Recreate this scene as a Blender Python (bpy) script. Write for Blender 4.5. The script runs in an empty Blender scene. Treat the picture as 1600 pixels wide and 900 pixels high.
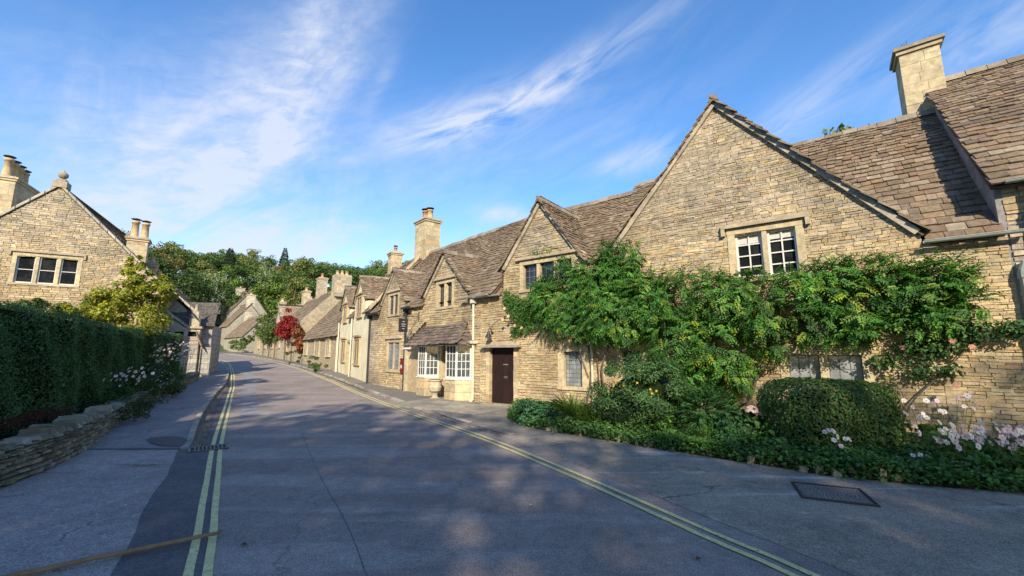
import bpy, math, random
import numpy as np
from mathutils import Vector, Matrix
random.seed(7); np.random.seed(7)
R = math.radians
sc = bpy.context.scene
COL = sc.collection

# ------------------------------------------------------------------ materials
MATS = {}
def nt(name):
    m = bpy.data.materials.new(name); m.use_nodes = True
    t = m.node_tree; t.nodes.clear()
    out = t.nodes.new('ShaderNodeOutputMaterial'); b = t.nodes.new('ShaderNodeBsdfPrincipled')
    t.links.new(b.outputs[0], out.inputs[0]); MATS[name] = m
    return m, t, b, out
def N(t, typ, **k):
    n = t.nodes.new(typ)
    for a, v in k.items():
        if a.startswith('_'): n.inputs[int(a[1:])].default_value = v
        else: setattr(n, a, v)
    return n
def noise(t, vec, scale, detail=4, rough=.55):
    n = N(t, 'ShaderNodeTexNoise'); n.inputs['Scale'].default_value = scale
    n.inputs['Detail'].default_value = detail; n.inputs['Roughness'].default_value = rough
    if vec is not None: t.links.new(vec, n.inputs['Vector'])
    return n.outputs['Fac']
def ramp(t, fac, stops):
    r = N(t, 'ShaderNodeValToRGB'); e = r.color_ramp.elements
    while len(e) < len(stops): e.new(.5)
    for el, (p, c) in zip(e, stops):
        el.position = p; el.color = (*c, 1) if len(c) == 3 else c
    t.links.new(fac, r.inputs[0]); return r.outputs[0]
def mapr(t, fac, a, b, c, d):
    m = N(t, 'ShaderNodeMapRange'); t.links.new(fac, m.inputs[0])
    for i, v in enumerate((a, b, c, d)): m.inputs[i+1].default_value = v
    return m.outputs[0]
def mix(t, fac, a, b, mode='MIX'):
    m = N(t, 'ShaderNodeMix', data_type='RGBA', blend_type=mode)
    for idx, v in ((0, fac), (6, a), (7, b)):
        if isinstance(v, (int, float)): m.inputs[idx].default_value = v
        elif isinstance(v, tuple): m.inputs[idx].default_value = (*v, 1)
        else: t.links.new(v, m.inputs[idx])
    return m.outputs[2]
def bump(t, b, h, strength, dist=.02):
    n = N(t, 'ShaderNodeBump'); n.inputs['Strength'].default_value = strength; n.inputs['Distance'].default_value = dist
    t.links.new(h, n.inputs['Height']); t.links.new(n.outputs[0], b.inputs['Normal']); return n
def pos(t): return N(t, 'ShaderNodeNewGeometry').outputs['Position']
def vscale(t, v, s):
    m = N(t, 'ShaderNodeMapping'); m.inputs['Scale'].default_value = s; t.links.new(v, m.inputs[0]); return m.outputs[0]
def math_(t, op, a, b=None):
    m = N(t, 'ShaderNodeMath', operation=op)
    for i, v in enumerate((a, b)):
        if v is None: continue
        if isinstance(v, (int, float)): m.inputs[i].default_value = v
        else: t.links.new(v, m.inputs[i])
    return m.outputs[0]

def attr_mat(name, rough=.9, lo=.72, hi=1.25, nscale=9, bs=.5, bd=.015, lichen=None, spec=.25):
    m, t, b, o = nt(name); p = pos(t)
    a = N(t, 'ShaderNodeAttribute', attribute_name='Col')
    n1 = noise(t, p, nscale, 6, .65); n2 = noise(t, p, nscale*5, 4, .6); n3 = noise(t, p, .9, 3, .5)
    c = mix(t, 1, a.outputs['Color'], mapr(t, n1, .3, .7, lo, hi), 'MULTIPLY')
    c = mix(t, 1, c, mapr(t, n3, .3, .7, .82, 1.14), 'MULTIPLY')
    if lichen:
        for (col, sc_, th, amt) in lichen:
            k = mapr(t, noise(t, p, sc_, 5, .7), th, th+.06, 0, amt)
            c = mix(t, k, c, col)
    t.links.new(c, b.inputs['Base Color']); b.inputs['Roughness'].default_value = rough
    b.inputs['Specular IOR Level'].default_value = spec
    h = math_(t, 'ADD', math_(t, 'MULTIPLY', n1, 1.0), math_(t, 'MULTIPLY', n2, .6))
    bump(t, b, h, bs, bd); return m
attr_mat('stone', nscale=11, bs=.9, bd=.02, lichen=[((.20,.19,.165), 3.2, .60, .55), ((.56,.53,.45), 7, .66, .5)])
attr_mat('stone_clean', nscale=7, bs=.5, bd=.012, lichen=[((.26,.24,.2), 2.6, .6, .5)])
attr_mat('slate', nscale=10, bs=.8, bd=.015, lo=.65, lichen=[((.33,.31,.26), 7.5, .66, .6), ((.10,.085,.065), 1.6, .58, .5), ((.17,.16,.06), 9, .62, .55)])
attr_mat('mixed', nscale=14, bs=.4, bd=.01)
attr_mat('earth', nscale=14, bs=1, bd=.04)
attr_mat('wood', rough=.7, nscale=6, bs=.4, bd=.006)
def simple(name, col, rough=.6, spec=.4, metal=0, var=.15, ns=8, bs=.15, bd=.004):
    m, t, b, o = nt(name); p = pos(t)
    n1 = noise(t, p, ns, 5, .6)
    c = mix(t, 1, col, mapr(t, n1, .3, .7, 1-var, 1+var), 'MULTIPLY')
    t.links.new(c, b.inputs['Base Color']); b.inputs['Roughness'].default_value = rough
    b.inputs['Specular IOR Level'].default_value = spec; b.inputs['Metallic'].default_value = metal
    bump(t, b, noise(t, p, ns*4), bs, bd); return m
simple('mortar', (.47,.38,.25), .95, .1, var=.3, ns=5, bs=.6, bd=.02)
simple('grey_render', (.27,.25,.235), .95, .1, var=.4, ns=3, bs=.6, bd=.02)
simple('cream_render', (.66,.61,.42), .95, .1, var=.16, ns=1.6, bs=.5, bd=.01)
simple('pale_render', (.46,.41,.31), .95, .1, var=.14, ns=1.6, bs=.5, bd=.01)
simple('white_paint', (.66,.645,.58), .45, .4, var=.06)
simple('cream_paint', (.60,.56,.44), .5, .4, var=.1)
simple('iron', (.025,.025,.027), .5, .5, var=.3)
simple('pipe_grey', (.34,.36,.32), .5, .4, var=.15)
simple('lead', (.16,.165,.17), .55, .4, var=.2)
simple('terracotta', (.42,.23,.13), .85, .2, var=.25)
simple('buff_pot', (.50,.37,.20), .85, .2, var=.25)
simple('red_paint', (.22,.012,.012), .4, .4, var=.2)
simple('curtain', (.55,.53,.48), .8, .2, var=.15, ns=14)
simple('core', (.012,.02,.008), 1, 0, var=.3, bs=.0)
simple('soil', (.07,.05,.035), 1, .1, var=.4, ns=12, bs=1, bd=.03)
simple('bark', (.15,.12,.09), .95, .1, var=.4, ns=14, bs=1, bd=.02)
simple('pale_bark', (.33,.31,.26), .95, .1, var=.3, ns=8, bs=.8, bd=.02)
simple('cast_iron_worn', (.13,.12,.11), .6, .4, var=.4, ns=20, bs=.5)
def glass(name, col, rough=.04):
    m, t, b, o = nt(name); p = pos(t)
    n1 = noise(t, p, 3.0, 3, .5)
    c = mix(t, mapr(t, n1, .45, .62, 0, 1), col, tuple(min(1, x*1.5+.008) for x in col))
    t.links.new(c, b.inputs['Base Color']); b.inputs['Roughness'].default_value = rough
    b.inputs['Specular IOR Level'].default_value = .55
    bump(t, b, noise(t, p, 5, 2), .12, .02)
glass('glass_dark', (.012,.014,.016)); glass('glass_mid', (.06,.07,.075)); glass('glass_pale', (.20,.215,.22), .08)  # paler tints stand in for net curtains and reflections in the panes

def leafmat(name, rough=.5, trans=.3, spec=.3):
    m, t, b, o = nt(name)
    a = N(t, 'ShaderNodeAttribute', attribute_name='Col')
    t.links.new(a.outputs['Color'], b.inputs['Base Color']); b.inputs['Roughness'].default_value = rough
    b.inputs['Specular IOR Level'].default_value = spec
    tr = N(t, 'ShaderNodeBsdfTranslucent'); hs = mix(t, 1, a.outputs['Color'], (1.5,1.5,.7), 'MULTIPLY')
    t.links.new(hs, tr.inputs[0])
    ms = N(t, 'ShaderNodeMixShader'); ms.inputs[0].default_value = trans
    t.links.new(b.outputs[0], ms.inputs[1]); t.links.new(tr.outputs[0], ms.inputs[2]); t.links.new(ms.outputs[0], o.inputs[0])
leafmat('leaf'); leafmat('leaf_matt', .75, .2, .15); leafmat('petal', .7, .35, .1)

def asphalt(name, c1, c2, c3, speck=.35, big=.35, bs=.5, streak=None, rough=.9, crack=0, spots=0):
    m, t, b, o = nt(name); p = pos(t)
    n0 = noise(t, p, big, 5, .6); n1 = noise(t, p, 2.2, 5, .65); n2 = noise(t, p, 75, 2, .6); n4 = noise(t, p, 22, 4, .65)
    c = mix(t, mapr(t, n0, .35, .65, 0, 1), c1, c2)
    c = mix(t, mapr(t, n1, .52, .72, 0, .8), c, c3)
    if streak:
        mp = N(t, 'ShaderNodeMapping'); mp.inputs['Rotation'].default_value = (0, 0, R(streak[0])); mp.inputs['Scale'].default_value = streak[1]
        t.links.new(p, mp.inputs[0])
        ns = noise(t, mp.outputs[0], 1, 5, .6)
        c = mix(t, mapr(t, ns, streak[2], streak[2]+.08, 0, streak[4] if len(streak) > 4 else .8), c, streak[3])
    nw = N(t, 'ShaderNodeTexNoise'); nw.inputs['Scale'].default_value = 1.4; nw.inputs['Detail'].default_value = 6; t.links.new(p, nw.inputs['Vector'])
    c = mix(t, 1, c, mapr(t, noise(t, p, 6.5, 6, .7), .3, .7, .84, 1.18), 'MULTIPLY')
    c = mix(t, 1, c, mapr(t, noise(t, p, .9, 6, .7), .32, .68, .84, 1.18), 'MULTIPLY')
    if spots: c = mix(t, mapr(t, noise(t, p, 9, 6, .75), .60, .66, 0, spots), c, tuple(x*1.7 for x in c2))
    if crack:
        vm = N(t, 'ShaderNodeVectorMath', operation='MULTIPLY_ADD'); t.links.new(nw.outputs['Color'], vm.inputs[0]); vm.inputs[1].default_value = (1.1,1.1,0); t.links.new(p, vm.inputs[2])
        vo = N(t, 'ShaderNodeTexVoronoi', feature='DISTANCE_TO_EDGE'); vo.inputs['Scale'].default_value = .42; t.links.new(vm.outputs[0], vo.inputs['Vector'])
        ck = mapr(t, vo.outputs['Distance'], .0015, .006, 1, 0); ck = math_(t, 'MULTIPLY', ck, mapr(t, noise(t, p, .7, 3), .48, .6, 0, crack))
        c = mix(t, ck, c, (.035,.033,.033))
    c = mix(t, 1, c, mapr(t, n2, .3, .7, 1-speck, 1+speck), 'MULTIPLY')
    c = mix(t, 1, c, mapr(t, n4, .3, .7, .84, 1.18), 'MULTIPLY')
    t.links.new(c, b.inputs['Base Color']); b.inputs['Roughness'].default_value = rough
    b.inputs['Specular IOR Level'].default_value = .25
    bump(t, b, math_(t, 'ADD', n2, math_(t, 'MULTIPLY', n4, .8)), bs, .008)
asphalt('asphalt', (.215,.176,.155), (.27,.225,.195), (.24,.196,.17), streak=(-52, (.16,1.3,1), .5, (.32,.275,.24), .7), big=.22, crack=.35, speck=.5, spots=.12)
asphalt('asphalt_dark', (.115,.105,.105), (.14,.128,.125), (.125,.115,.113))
asphalt('asphalt_light', (.23,.215,.21), (.25,.235,.225), (.21,.20,.195))
asphalt('pavement', (.22,.195,.185), (.26,.23,.215), (.195,.175,.165), streak=(-55, (.3,2,1), .60, (.13,.12,.12), .6), crack=.9, spots=.25)
asphalt('pavement_brown', (.20,.18,.15), (.16,.15,.135), (.13,.12,.11), speck=.35, streak=(-45, (.4,2,1), .56, (.24,.21,.165), .7))  # browner asphalt with paler streaks for the right-hand pavement
asphalt('apron', (.24,.205,.165), (.31,.265,.205), (.17,.15,.13), speck=.5, big=.6, bs=.9, streak=(30, (.45,2.6,1), .585, (.40,.385,.34), .85), crack=.7, spots=.35)
asphalt('apron_left', (.29,.25,.225), (.34,.30,.265), (.23,.20,.18), speck=.5, big=.7, bs=.8, streak=(-40, (.4,2.2,1), .60, (.15,.12,.095), .85), crack=.9, spots=.75)
asphalt('silt', (.15,.115,.085), (.21,.17,.13), (.10,.08,.06), spots=.5, bs=1)
asphalt('wet', (.05,.048,.05), (.06,.056,.06), (.055,.052,.055), rough=.6)
def paintmat():
    m, t, b, o = nt('yellow_line'); p = pos(t)
    n1 = noise(t, p, 30, 6, .7); n2 = noise(t, p, 4, 4, .6)
    c = mix(t, 1, (.66,.59,.25), mapr(t, n2, .3, .7, .8, 1.15), 'MULTIPLY')
    wear = math_(t, 'MULTIPLY', mapr(t, n1, .52, .62, 0, 1), mapr(t, n2, .4, .6, .2, 1.0))
    c = mix(t, wear, c, (.14,.14,.14))
    t.links.new(c, b.inputs['Base Color']); b.inputs['Roughness'].default_value = .7
    bump(t, b, n1, .4, .004)
paintmat()
def rubble_mat(name, c1, c2, c3, sx=.32, sz=.1):
    # coursed rubble for walls too far off to need a mesh per stone
    m, t, b, o = nt(name)
    tc = N(t, 'ShaderNodeTexCoord').outputs['Object']
    sp = N(t, 'ShaderNodeSeparateXYZ'); t.links.new(tc, sp.inputs[0])
    s = math_(t, 'ADD', sp.outputs[0], sp.outputs[1])
    cb = N(t, 'ShaderNodeCombineXYZ'); t.links.new(s, cb.inputs[0]); t.links.new(sp.outputs[2], cb.inputs[1])
    nz = N(t, 'ShaderNodeTexNoise'); nz.inputs['Scale'].default_value = 1.7; t.links.new(tc, nz.inputs['Vector'])
    va = N(t, 'ShaderNodeVectorMath', operation='MULTIPLY_ADD'); t.links.new(nz.outputs['Color'], va.inputs[0])
    va.inputs[1].default_value = (.12,.12,0); t.links.new(cb.outputs[0], va.inputs[2])
    br = N(t, 'ShaderNodeTexBrick'); t.links.new(va.outputs[0], br.inputs['Vector'])
    br.inputs['Color1'].default_value = (*c1,1); br.inputs['Color2'].default_value = (*c2,1); br.inputs['Mortar'].default_value = (*c3,1)
    br.inputs['Scale'].default_value = 1; br.inputs['Brick Width'].default_value = sx; br.inputs['Row Height'].default_value = sz
    br.inputs['Mortar Size'].default_value = .012; br.inputs['Mortar Smooth'].default_value = .4; br.offset = .43; br.squash = .7; br.squash_frequency = 3
    n1 = noise(t, tc, 6, 5, .65)
    c = mix(t, 1, br.outputs['Color'], mapr(t, n1, .3, .7, .7, 1.25), 'MULTIPLY')
    c = mix(t, mapr(t, noise(t, tc, .8, 5, .6), .55, .7, 0, .5), c, (.24,.225,.19))
    t.links.new(c, b.inputs['Base Color']); b.inputs['Roughness'].default_value = .95; b.inputs['Specular IOR Level'].default_value = .15
    h = math_(t, 'ADD', math_(t, 'MULTIPLY', br.outputs['Fac'], -1.0), math_(t, 'MULTIPLY', n1, 1.2))
    bump(t, b, h, .8, .03)
rubble_mat('rubble_far', (.50,.41,.26), (.36,.30,.20), (.42,.35,.24))
rubble_mat('rubble_pale', (.47,.42,.32), (.37,.33,.25), (.40,.36,.28))
rubble_mat('ashlar', (.50,.40,.24), (.42,.34,.21), (.30,.25,.17), .62, .3)
rubble_mat('ashlar_grey', (.40,.37,.31), (.32,.30,.26), (.25,.23,.2), .6, .28)
def hillmat():
    m, t, b, o = nt('hill_grass'); p = pos(t)
    c = mix(t, noise(t, p, .15, 5), (.035,.06,.018), (.07,.10,.03)); t.links.new(c, b.inputs['Base Color']); b.inputs['Roughness'].default_value = 1
hillmat()

# ------------------------------------------------------------------ mesh builders
def link(o, parent=None):
    COL.objects.link(o)
    if parent is not None: o.parent = parent
    return o
def thing(name, label, cat, loc=(0,0,0), rot=0, group=None):
    o = bpy.data.objects.new(name, None); o.empty_display_size = .3; o.location = loc; o.rotation_euler = (0,0,rot)
    COL.objects.link(o); return tag(o, label, cat, group)
def tag(o, label, cat, group=None, kind=None):
    if label: o['label'] = label
    if cat: o['category'] = cat
    if group: o['group'] = group
    if kind: o['kind'] = kind
    return o
def struct(o): o['kind'] = 'structure'; return o
STONE = [(.50,.375,.20),(.45,.335,.18),(.53,.42,.245),(.40,.30,.17),(.47,.37,.225),(.54,.44,.27),(.43,.34,.215)]
GREYST = [(.41,.34,.24),(.38,.315,.22),(.44,.365,.255),(.34,.285,.205),(.47,.39,.27),(.41,.33,.215)]
DRESS = [(.50,.41,.25),(.53,.43,.26),(.46,.38,.24)]
SLATE = [(.235,.170,.108),(.205,.15,.098),(.262,.195,.13),(.18,.135,.092),(.24,.168,.102),(.28,.225,.16),(.215,.165,.115)]
def pick(pal, v=.1):
    c = random.choice(pal); k = 1+random.uniform(-v, v); return tuple(max(.003, x*k*(1+random.uniform(-v, v)*.25)) for x in c)
class MB:
    def __init__(s): s.v = []; s.f = []; s.c = []
    def face(s, pts, col=(.5,.5,.5)):
        b = len(s.v); s.v += [tuple(p) for p in pts]; s.f.append(tuple(range(b, b+len(pts)))); s.c.append(col)
    def hexa(s, p, col=(.5,.5,.5), skip=()):
        # p: 4 bottom (ccw from above) then 4 top
        b = len(s.v); s.v += [tuple(q) for q in p]
        for i, f in enumerate(((3,2,1,0),(4,5,6,7),(0,1,5,4),(1,2,6,5),(2,3,7,6),(3,0,4,7))):
            if i in skip: continue
            s.f.append(tuple(b+k for k in f)); s.c.append(col)
    def box(s, x0, x1, y0, y1, z0, z1, col=(.5,.5,.5), T=None, j=0):
        p = [(x0,y0,z0),(x1,y0,z0),(x1,y1,z0),(x0,y1,z0),(x0,y0,z1),(x1,y0,z1),(x1,y1,z1),(x0,y1,z1)]
        if j: p = [tuple(c+random.uniform(-j, j) for c in q) for q in p]
        if T: p = [T(*q) for q in p]
        s.hexa(p, col)
    def tube(s, pts, rad, n=8, col=(.5,.5,.5), cap=True):
        pts = [Vector(p) for p in pts]
        if not isinstance(rad, (list, tuple)): rad = [rad]*len(pts)
        b = len(s.v); up = None
        for i, p in enumerate(pts):
            d = (pts[min(i+1, len(pts)-1)]-pts[max(i-1, 0)]).normalized()
            if up is None: up = Vector((0,0,1)) if abs(d.z) < .9 else Vector((1,0,0))
            a = d.cross(up).normalized(); c2 = a.cross(d).normalized(); up = c2
            for k in range(n):
                t = 2*math.pi*k/n; s.v.append(tuple(p+(a*math.cos(t)+c2*math.sin(t))*rad[i]))
        for i in range(len(pts)-1):
            for k in range(n):
                s.f.append((b+i*n+k, b+i*n+(k+1) % n, b+(i+1)*n+(k+1) % n, b+(i+1)*n+k)); s.c.append(col)
        if cap:
            s.f.append(tuple(b+k for k in range(n))); s.c.append(col)
            s.f.append(tuple(b+(len(pts)-1)*n+k for k in reversed(range(n)))); s.c.append(col)
    def lathe(s, c, prof, n=14, col=(.5,.5,.5), sq=False):
        s.tube([(c[0], c[1], c[2]+z) for z, r in prof], [r for z, r in prof], n, col)
    def build(s, name, mat, parent=None, smooth=False):
        me = bpy.data.meshes.new(name); me.from_pydata(s.v, [], s.f)
        a = me.color_attributes.new('Col', 'FLOAT_COLOR', 'CORNER')
        ln = np.array([len(f) for f in s.f]); cc = np.ones((len(s.f), 4), 'f'); cc[:, :3] = np.array(s.c, 'f')
        a.data.foreach_set('color', np.repeat(cc, ln, axis=0).ravel())
        me.materials.append(MATS[mat])
        if smooth: me.polygons.foreach_set('use_smooth', [True]*len(s.f))
        me.update(); o = bpy.data.objects.new(name, me); return link(o, parent)
class LB:
    "leaf-sized faces collected in numpy arrays"
    def __init__(s): s.v = []; s.c = []
    def add(s, P, A, Nn, L, W, C, fold=.25, droop=.15, wide=.45):
        A = A/np.linalg.norm(A, axis=1, keepdims=True); S = np.cross(A, Nn); S /= (np.linalg.norm(S, axis=1, keepdims=True)+1e-9)
        U = np.cross(S, A); L = np.broadcast_to(np.asarray(L, float), (len(P),))[:, None]; W = np.broadcast_to(np.asarray(W, float), (len(P),))[:, None]
        m = P+A*L*wide+U*L*0.04
        v = np.stack([P, m-S*W/2+U*W*fold, P+A*L-U*L*droop, m+S*W/2+U*W*fold], 1)
        s.v.append(v.reshape(-1, 3)); s.c.append(np.asarray(C, float))
    def build(s, name, mat, parent=None):
        V = np.concatenate(s.v); C = np.concatenate(s.c); n = len(C)
        F = (np.arange(n)[:, None]*4+np.array([0,3,2,0,2,1])[None]).reshape(-1)
        me = bpy.data.meshes.new(name); me.vertices.add(len(V)); me.vertices.foreach_set('co', V.astype('f').ravel())
        me.loops.add(len(F)); me.loops.foreach_set('vertex_index', F.astype('i'))
        me.polygons.add(n*2); me.polygons.foreach_set('loop_start', np.arange(0, n*6, 3, dtype='i'))
        a = me.color_attributes.new('Col', 'FLOAT_COLOR', 'CORNER')
        cc = np.ones((n*6, 4), 'f'); cc[:, :3] = np.repeat(C, 6, axis=0); a.data.foreach_set('color', cc.ravel())
        me.materials.append(MATS[mat]); me.update(calc_edges=True); me.validate()
        o = bpy.data.objects.new(name, me); return link(o, parent)
def rnd(n, a=-1, b=1): return np.random.uniform(a, b, n)
def unit(n):
    v = np.random.normal(size=(n, 3)); return v/np.linalg.norm(v, axis=1, keepdims=True)
def pal(n, cols, v=.22):
    c = np.array(cols)[np.random.randint(0, len(cols), n)]; return c*(1+rnd((n, 1), -v, v))*(1+rnd((n, 3), -.06, .06))

# ---- value noise for gentle irregularity
def vn(x, y, s=0):
    def h(i, j): 
        q = math.sin(i*127.1+j*311.7+s*74.7)*43758.5453; return q-math.floor(q)
    i, j = math.floor(x), math.floor(y); fx, fy = x-i, y-j; fx = fx*fx*(3-2*fx); fy = fy*fy*(3-2*fy)
    return (h(i,j)*(1-fx)+h(i+1,j)*fx)*(1-fy)+(h(i,j+1)*(1-fx)+h(i+1,j+1)*fx)*fy-.5

def interval(poly, z):
    xs = []
    for i in range(len(poly)):
        (x0, z0), (x1, z1) = poly[i], poly[(i+1) % len(poly)]
        if z0 == z1:
            if abs(z-z0) < 1e-9: xs += [x0, x1]
            continue
        if min(z0, z1)-1e-9 <= z <= max(z0, z1)+1e-9: xs.append(x0+(x1-x0)*(z-z0)/(z1-z0))
    return (min(xs), max(xs)) if len(xs) >= 2 else None
def stone_rows(mb, poly, opens=(), h=(.07,.13), l=(.14,.42), proud=.03, palf=None, T=None, wav=.02, seed=0, gap=.010):
    zs = [p[1] for p in poly]; z = min(zs); top = max(zs); T = T or (lambda x, y, z: (x, y, z))
    palf = palf or (lambda x, z: pick(STONE))
    while z < top-.02:
        hh = random.uniform(*h); z1 = min(z+hh, top)
        a = interval(poly, z+1e-4); b = interval(poly, z1-1e-4)
        if a and b:
            segs = [(max(a[0], b[0]) if a[0] > b[0] and False else None, None)]
            def end(side, zz):
                i = interval(poly, min(max(zz, min(zs)+1e-4), top-1e-4)); return i[side]
            xl, xr = min(a[0], b[0]), max(a[1], b[1])
            cuts = [(xl, xr)]
            zm = (z+z1)/2
            for (ox0, ox1, oz0, oz1) in opens:
                if oz0 < zm < oz1:
                    nc = []
                    for c0, c1 in cuts:
                        if ox0 > c0: nc.append((c0, min(c1, ox0)))
                        if ox1 < c1: nc.append((max(c0, ox1), c1))
                    cuts = [c for c in nc if c[1]-c[0] > .02]
            for c0, c1 in cuts:
                x = c0
                while x < c1-.01:
                    ll = random.uniform(*l)*(.7 if random.random() < .3 else 1)
                    x1 = x+ll
                    if c1-x1 < .1: x1 = c1
                    def X(xx, zz):
                        lo, hi = end(0, zz), end(1, zz); return min(max(xx, lo), hi)
                    pr = random.uniform(.2, 1)*proud; g = gap*random.uniform(.5, 1.3)
                    jz = [random.uniform(-.008, .008) for _ in range(4)]
                    def W(xx): return wav*vn(xx*.9, z*1.3, seed)*2
                    pts = []
                    for (dx, dz, k) in ((g, g, 0), (-g, g, 1), (-g, -g, 2), (g, -g, 3)):
                        bx = x if k in (0, 3) else x1; bz = z if k < 2 else z1
                        pts.append((bx, bz, dx, dz, jz[k]))
                    back = []; front = []
                    for (bx, bz, dx, dz, j) in pts:
                        w = W(bx); back.append((X(bx+dx*.4, bz), .05, bz+dz*.4+w)); 
                        fx = bx+dx*1.5+random.uniform(-.006, .006)
                        front.append((X(fx, bz), -pr+random.uniform(-.006, .006), bz+dz*1.5+j+w))
                    col = palf((x+x1)/2, zm)
                    B = [T(*q) for q in back]; Fq = [T(*q) for q in front]
                    n0 = len(mb.v); mb.v += B+Fq
                    for f in ((4,5,6,7),(0,1,5,4),(1,2,6,5),(2,3,7,6),(3,0,4,7)):
                        mb.f.append(tuple(n0+k for k in f)); mb.c.append(col)
                    x = x1
        z = z1
def clip(poly, ax, val, keep_less):
    out = []
    for i in range(len(poly)):
        p, q = poly[i], poly[(i+1) % len(poly)]
        ip = (p[ax] <= val) == keep_less or p[ax] == val; iq = (q[ax] <= val) == keep_less or q[ax] == val
        if ip: out.append(p)
        if ip != iq:
            t = (val-p[ax])/(q[ax]-p[ax]); out.append((p[0]+(q[0]-p[0])*t, p[1]+(q[1]-p[1])*t))
    return out
def sheet(mb, poly, opens, y, col=(.4,.33,.22), T=None):
    xs = sorted({v for o in opens for v in o[:2]}); zs = sorted({v for o in opens for v in o[2:]})
    xs = [-1e3]+xs+[1e3]; zs = [-1e3]+zs+[1e3]
    for i in range(len(xs)-1):
        for j in range(len(zs)-1):
            cx, cz = (xs[i]+xs[i+1])/2, (zs[j]+zs[j+1])/2
            if i and i < len(xs)-2 or True:
                inside = any(o[0] <= xs[i] and xs[i+1] <= o[1] and o[2] <= zs[j] and zs[j+1] <= o[3] for o in opens)
                if inside: continue
            p = poly
            for ax, val, kl in ((0, xs[i], False), (0, xs[i+1], True), (1, zs[j], False), (1, zs[j+1], True)):
                p = clip(p, ax, val, kl)
                if len(p) < 3: break
            if len(p) >= 3:
                q = [(a, y, b) for a, b in p]; q = [T(*w) for w in q] if T else q
                mb.face(q, col)
def wall(root, polys, opens=(), T=None, stones=True, mat='stone', back='mortar', name='wall', depth=.45, palf=None, **k):
    "one wall part: stones bedded on a mortar backing that is open at the windows"
    mb = MB()
    if stones:
        for p in polys: stone_rows(mb, p, opens, T=T, palf=palf, **k)
        w = mb.build(name, mat, root)
    mb2 = MB()
    for p in polys:
        sheet(mb2, p, opens, .02, T=T); sheet(mb2, p, (), depth, T=T)
        for i in range(len(p)):
            (x0, z0), (x1, z1) = p[i], p[(i+1) % len(p)]
            q = [(x0,.02,z0),(x1,.02,z1),(x1,depth,z1),(x0,depth,z0)]; mb2.face([T(*w_) for w_ in q] if T else q, (.4,.33,.22))
    if stones: mb2.build('mortar', back, w); return w
    return mb2.build(name, back, root)

def slates(mb, O, A, B, poly, e=(.2,.11), w=(.12,.29), keep=None, th=.03, colf=None, seed=0, sag=.042, j=.012, edge=.05):
    "stone slates: O origin at eaves, A along, B up the slope, poly convex in (s,t)"
    O, A, B = Vector(O), Vector(A).normalized(), Vector(B).normalized(); Nn = A.cross(B).normalized()
    if Nn.z < 0: Nn = -Nn
    t0 = min(p[1] for p in poly); t1 = max(p[1] for p in poly); t = t0; flip = 0
    while t < t1-.02:
        k = (t-t0)/max(t1-t0, .01); ex = (e[0]+(e[1]-e[0])*k)*random.uniform(.93, 1.07); tm = min(t+ex*.5, t1-1e-3)
        iv = interval(poly, tm)
        if iv:
            x = iv[0]-random.uniform(-.03, edge)
            while x < iv[1]-.03:
                wd = random.uniform(*w)*(1-.35*k); x1 = min(x+wd, iv[1]+random.uniform(-.01, .05))
                c = (x+x1)/2; p3 = O+A*c+B*tm
                if keep is None or keep(p3):
                    sg = sag*2*vn(c*.55, t*.6, seed); hb = .036+random.uniform(0, .026); ht = .002
                    tb = t-random.uniform(.0, .03)-.01; tt = t+ex*1.7
                    def P(s, tt_, hgt): return tuple(O+A*s+B*tt_+Nn*(hgt+sg))
                    a1, a2 = random.uniform(-j, j)*1.6, random.uniform(-j, j)*1.6; r = random.uniform(-.004, .006)
                    g = .004
                    q = [P(x+g, tb+a1, hb-th+r), P(x1-g, tb+a2, hb-th), P(x1-g, tt, ht-th), P(x+g, tt, ht-th),
                         P(x+g, tb+a1, hb+r), P(x1-g, tb+a2, hb), P(x1-g, tt, ht), P(x+g, tt, ht)]
                    n0 = len(mb.v); mb.v += q; col = colf(p3) if colf else pick(SLATE, .16)
                    for f in ((4,5,6,7),(0,1,5,4),(1,2,6,5),(3,0,4,7)):
                        mb.f.append(tuple(n0+m for m in f)); mb.c.append(col)
                x = x1
        t += ex
def deck(mb, O, A, B, poly, th=.05, drop=.02, col=(.12,.09,.07)):
    O, A, B = Vector(O), Vector(A).normalized(), Vector(B).normalized(); Nn = A.cross(B).normalized()
    if Nn.z < 0: Nn = -Nn
    a = [tuple(O+A*s+B*t-Nn*drop) for s, t in poly]; b = [tuple(O+A*s+B*t-Nn*(drop+th)) for s, t in poly]
    mb.face(a, col); mb.face(list(reversed(b)), col)
    for i in range(len(a)): k = (i+1) % len(a); mb.face([a[i], b[i], b[k], a[k]], col)
def ridge(mb, p, q, w=.12, h=.06, seg=.36, pal_=((.27,.225,.165),(.23,.185,.13),(.31,.265,.2),(.25,.21,.16))):
    p, q = Vector(p), Vector(q); L = (q-p).length; d = (q-p)/L; s = Vector((-d.y, d.x, 0)).normalized(); x = 0
    while x < L-.05:
        x1 = min(x+seg*random.uniform(.85, 1.1), L); dz = random.uniform(-.018, .016)+.09*vn(x*.45, p.x*.3, 6); c = pick(pal_)
        prof = [(-w, -w*1.05), (-w*.5, h*.35), (0, h), (w*.5, h*.35), (w, -w*1.05)]
        a = [tuple(p+d*(x+.006)+s*u+Vector((0,0,v+dz+.05))) for u, v in prof]; b = [tuple(p+d*(x1-.006)+s*u+Vector((0,0,v+dz+.05))) for u, v in prof]
        for i in range(4): mb.face([a[i], b[i], b[i+1], a[i+1]], c)
        mb.face(a, c); mb.face(list(reversed(b)), c); x = x1

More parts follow.
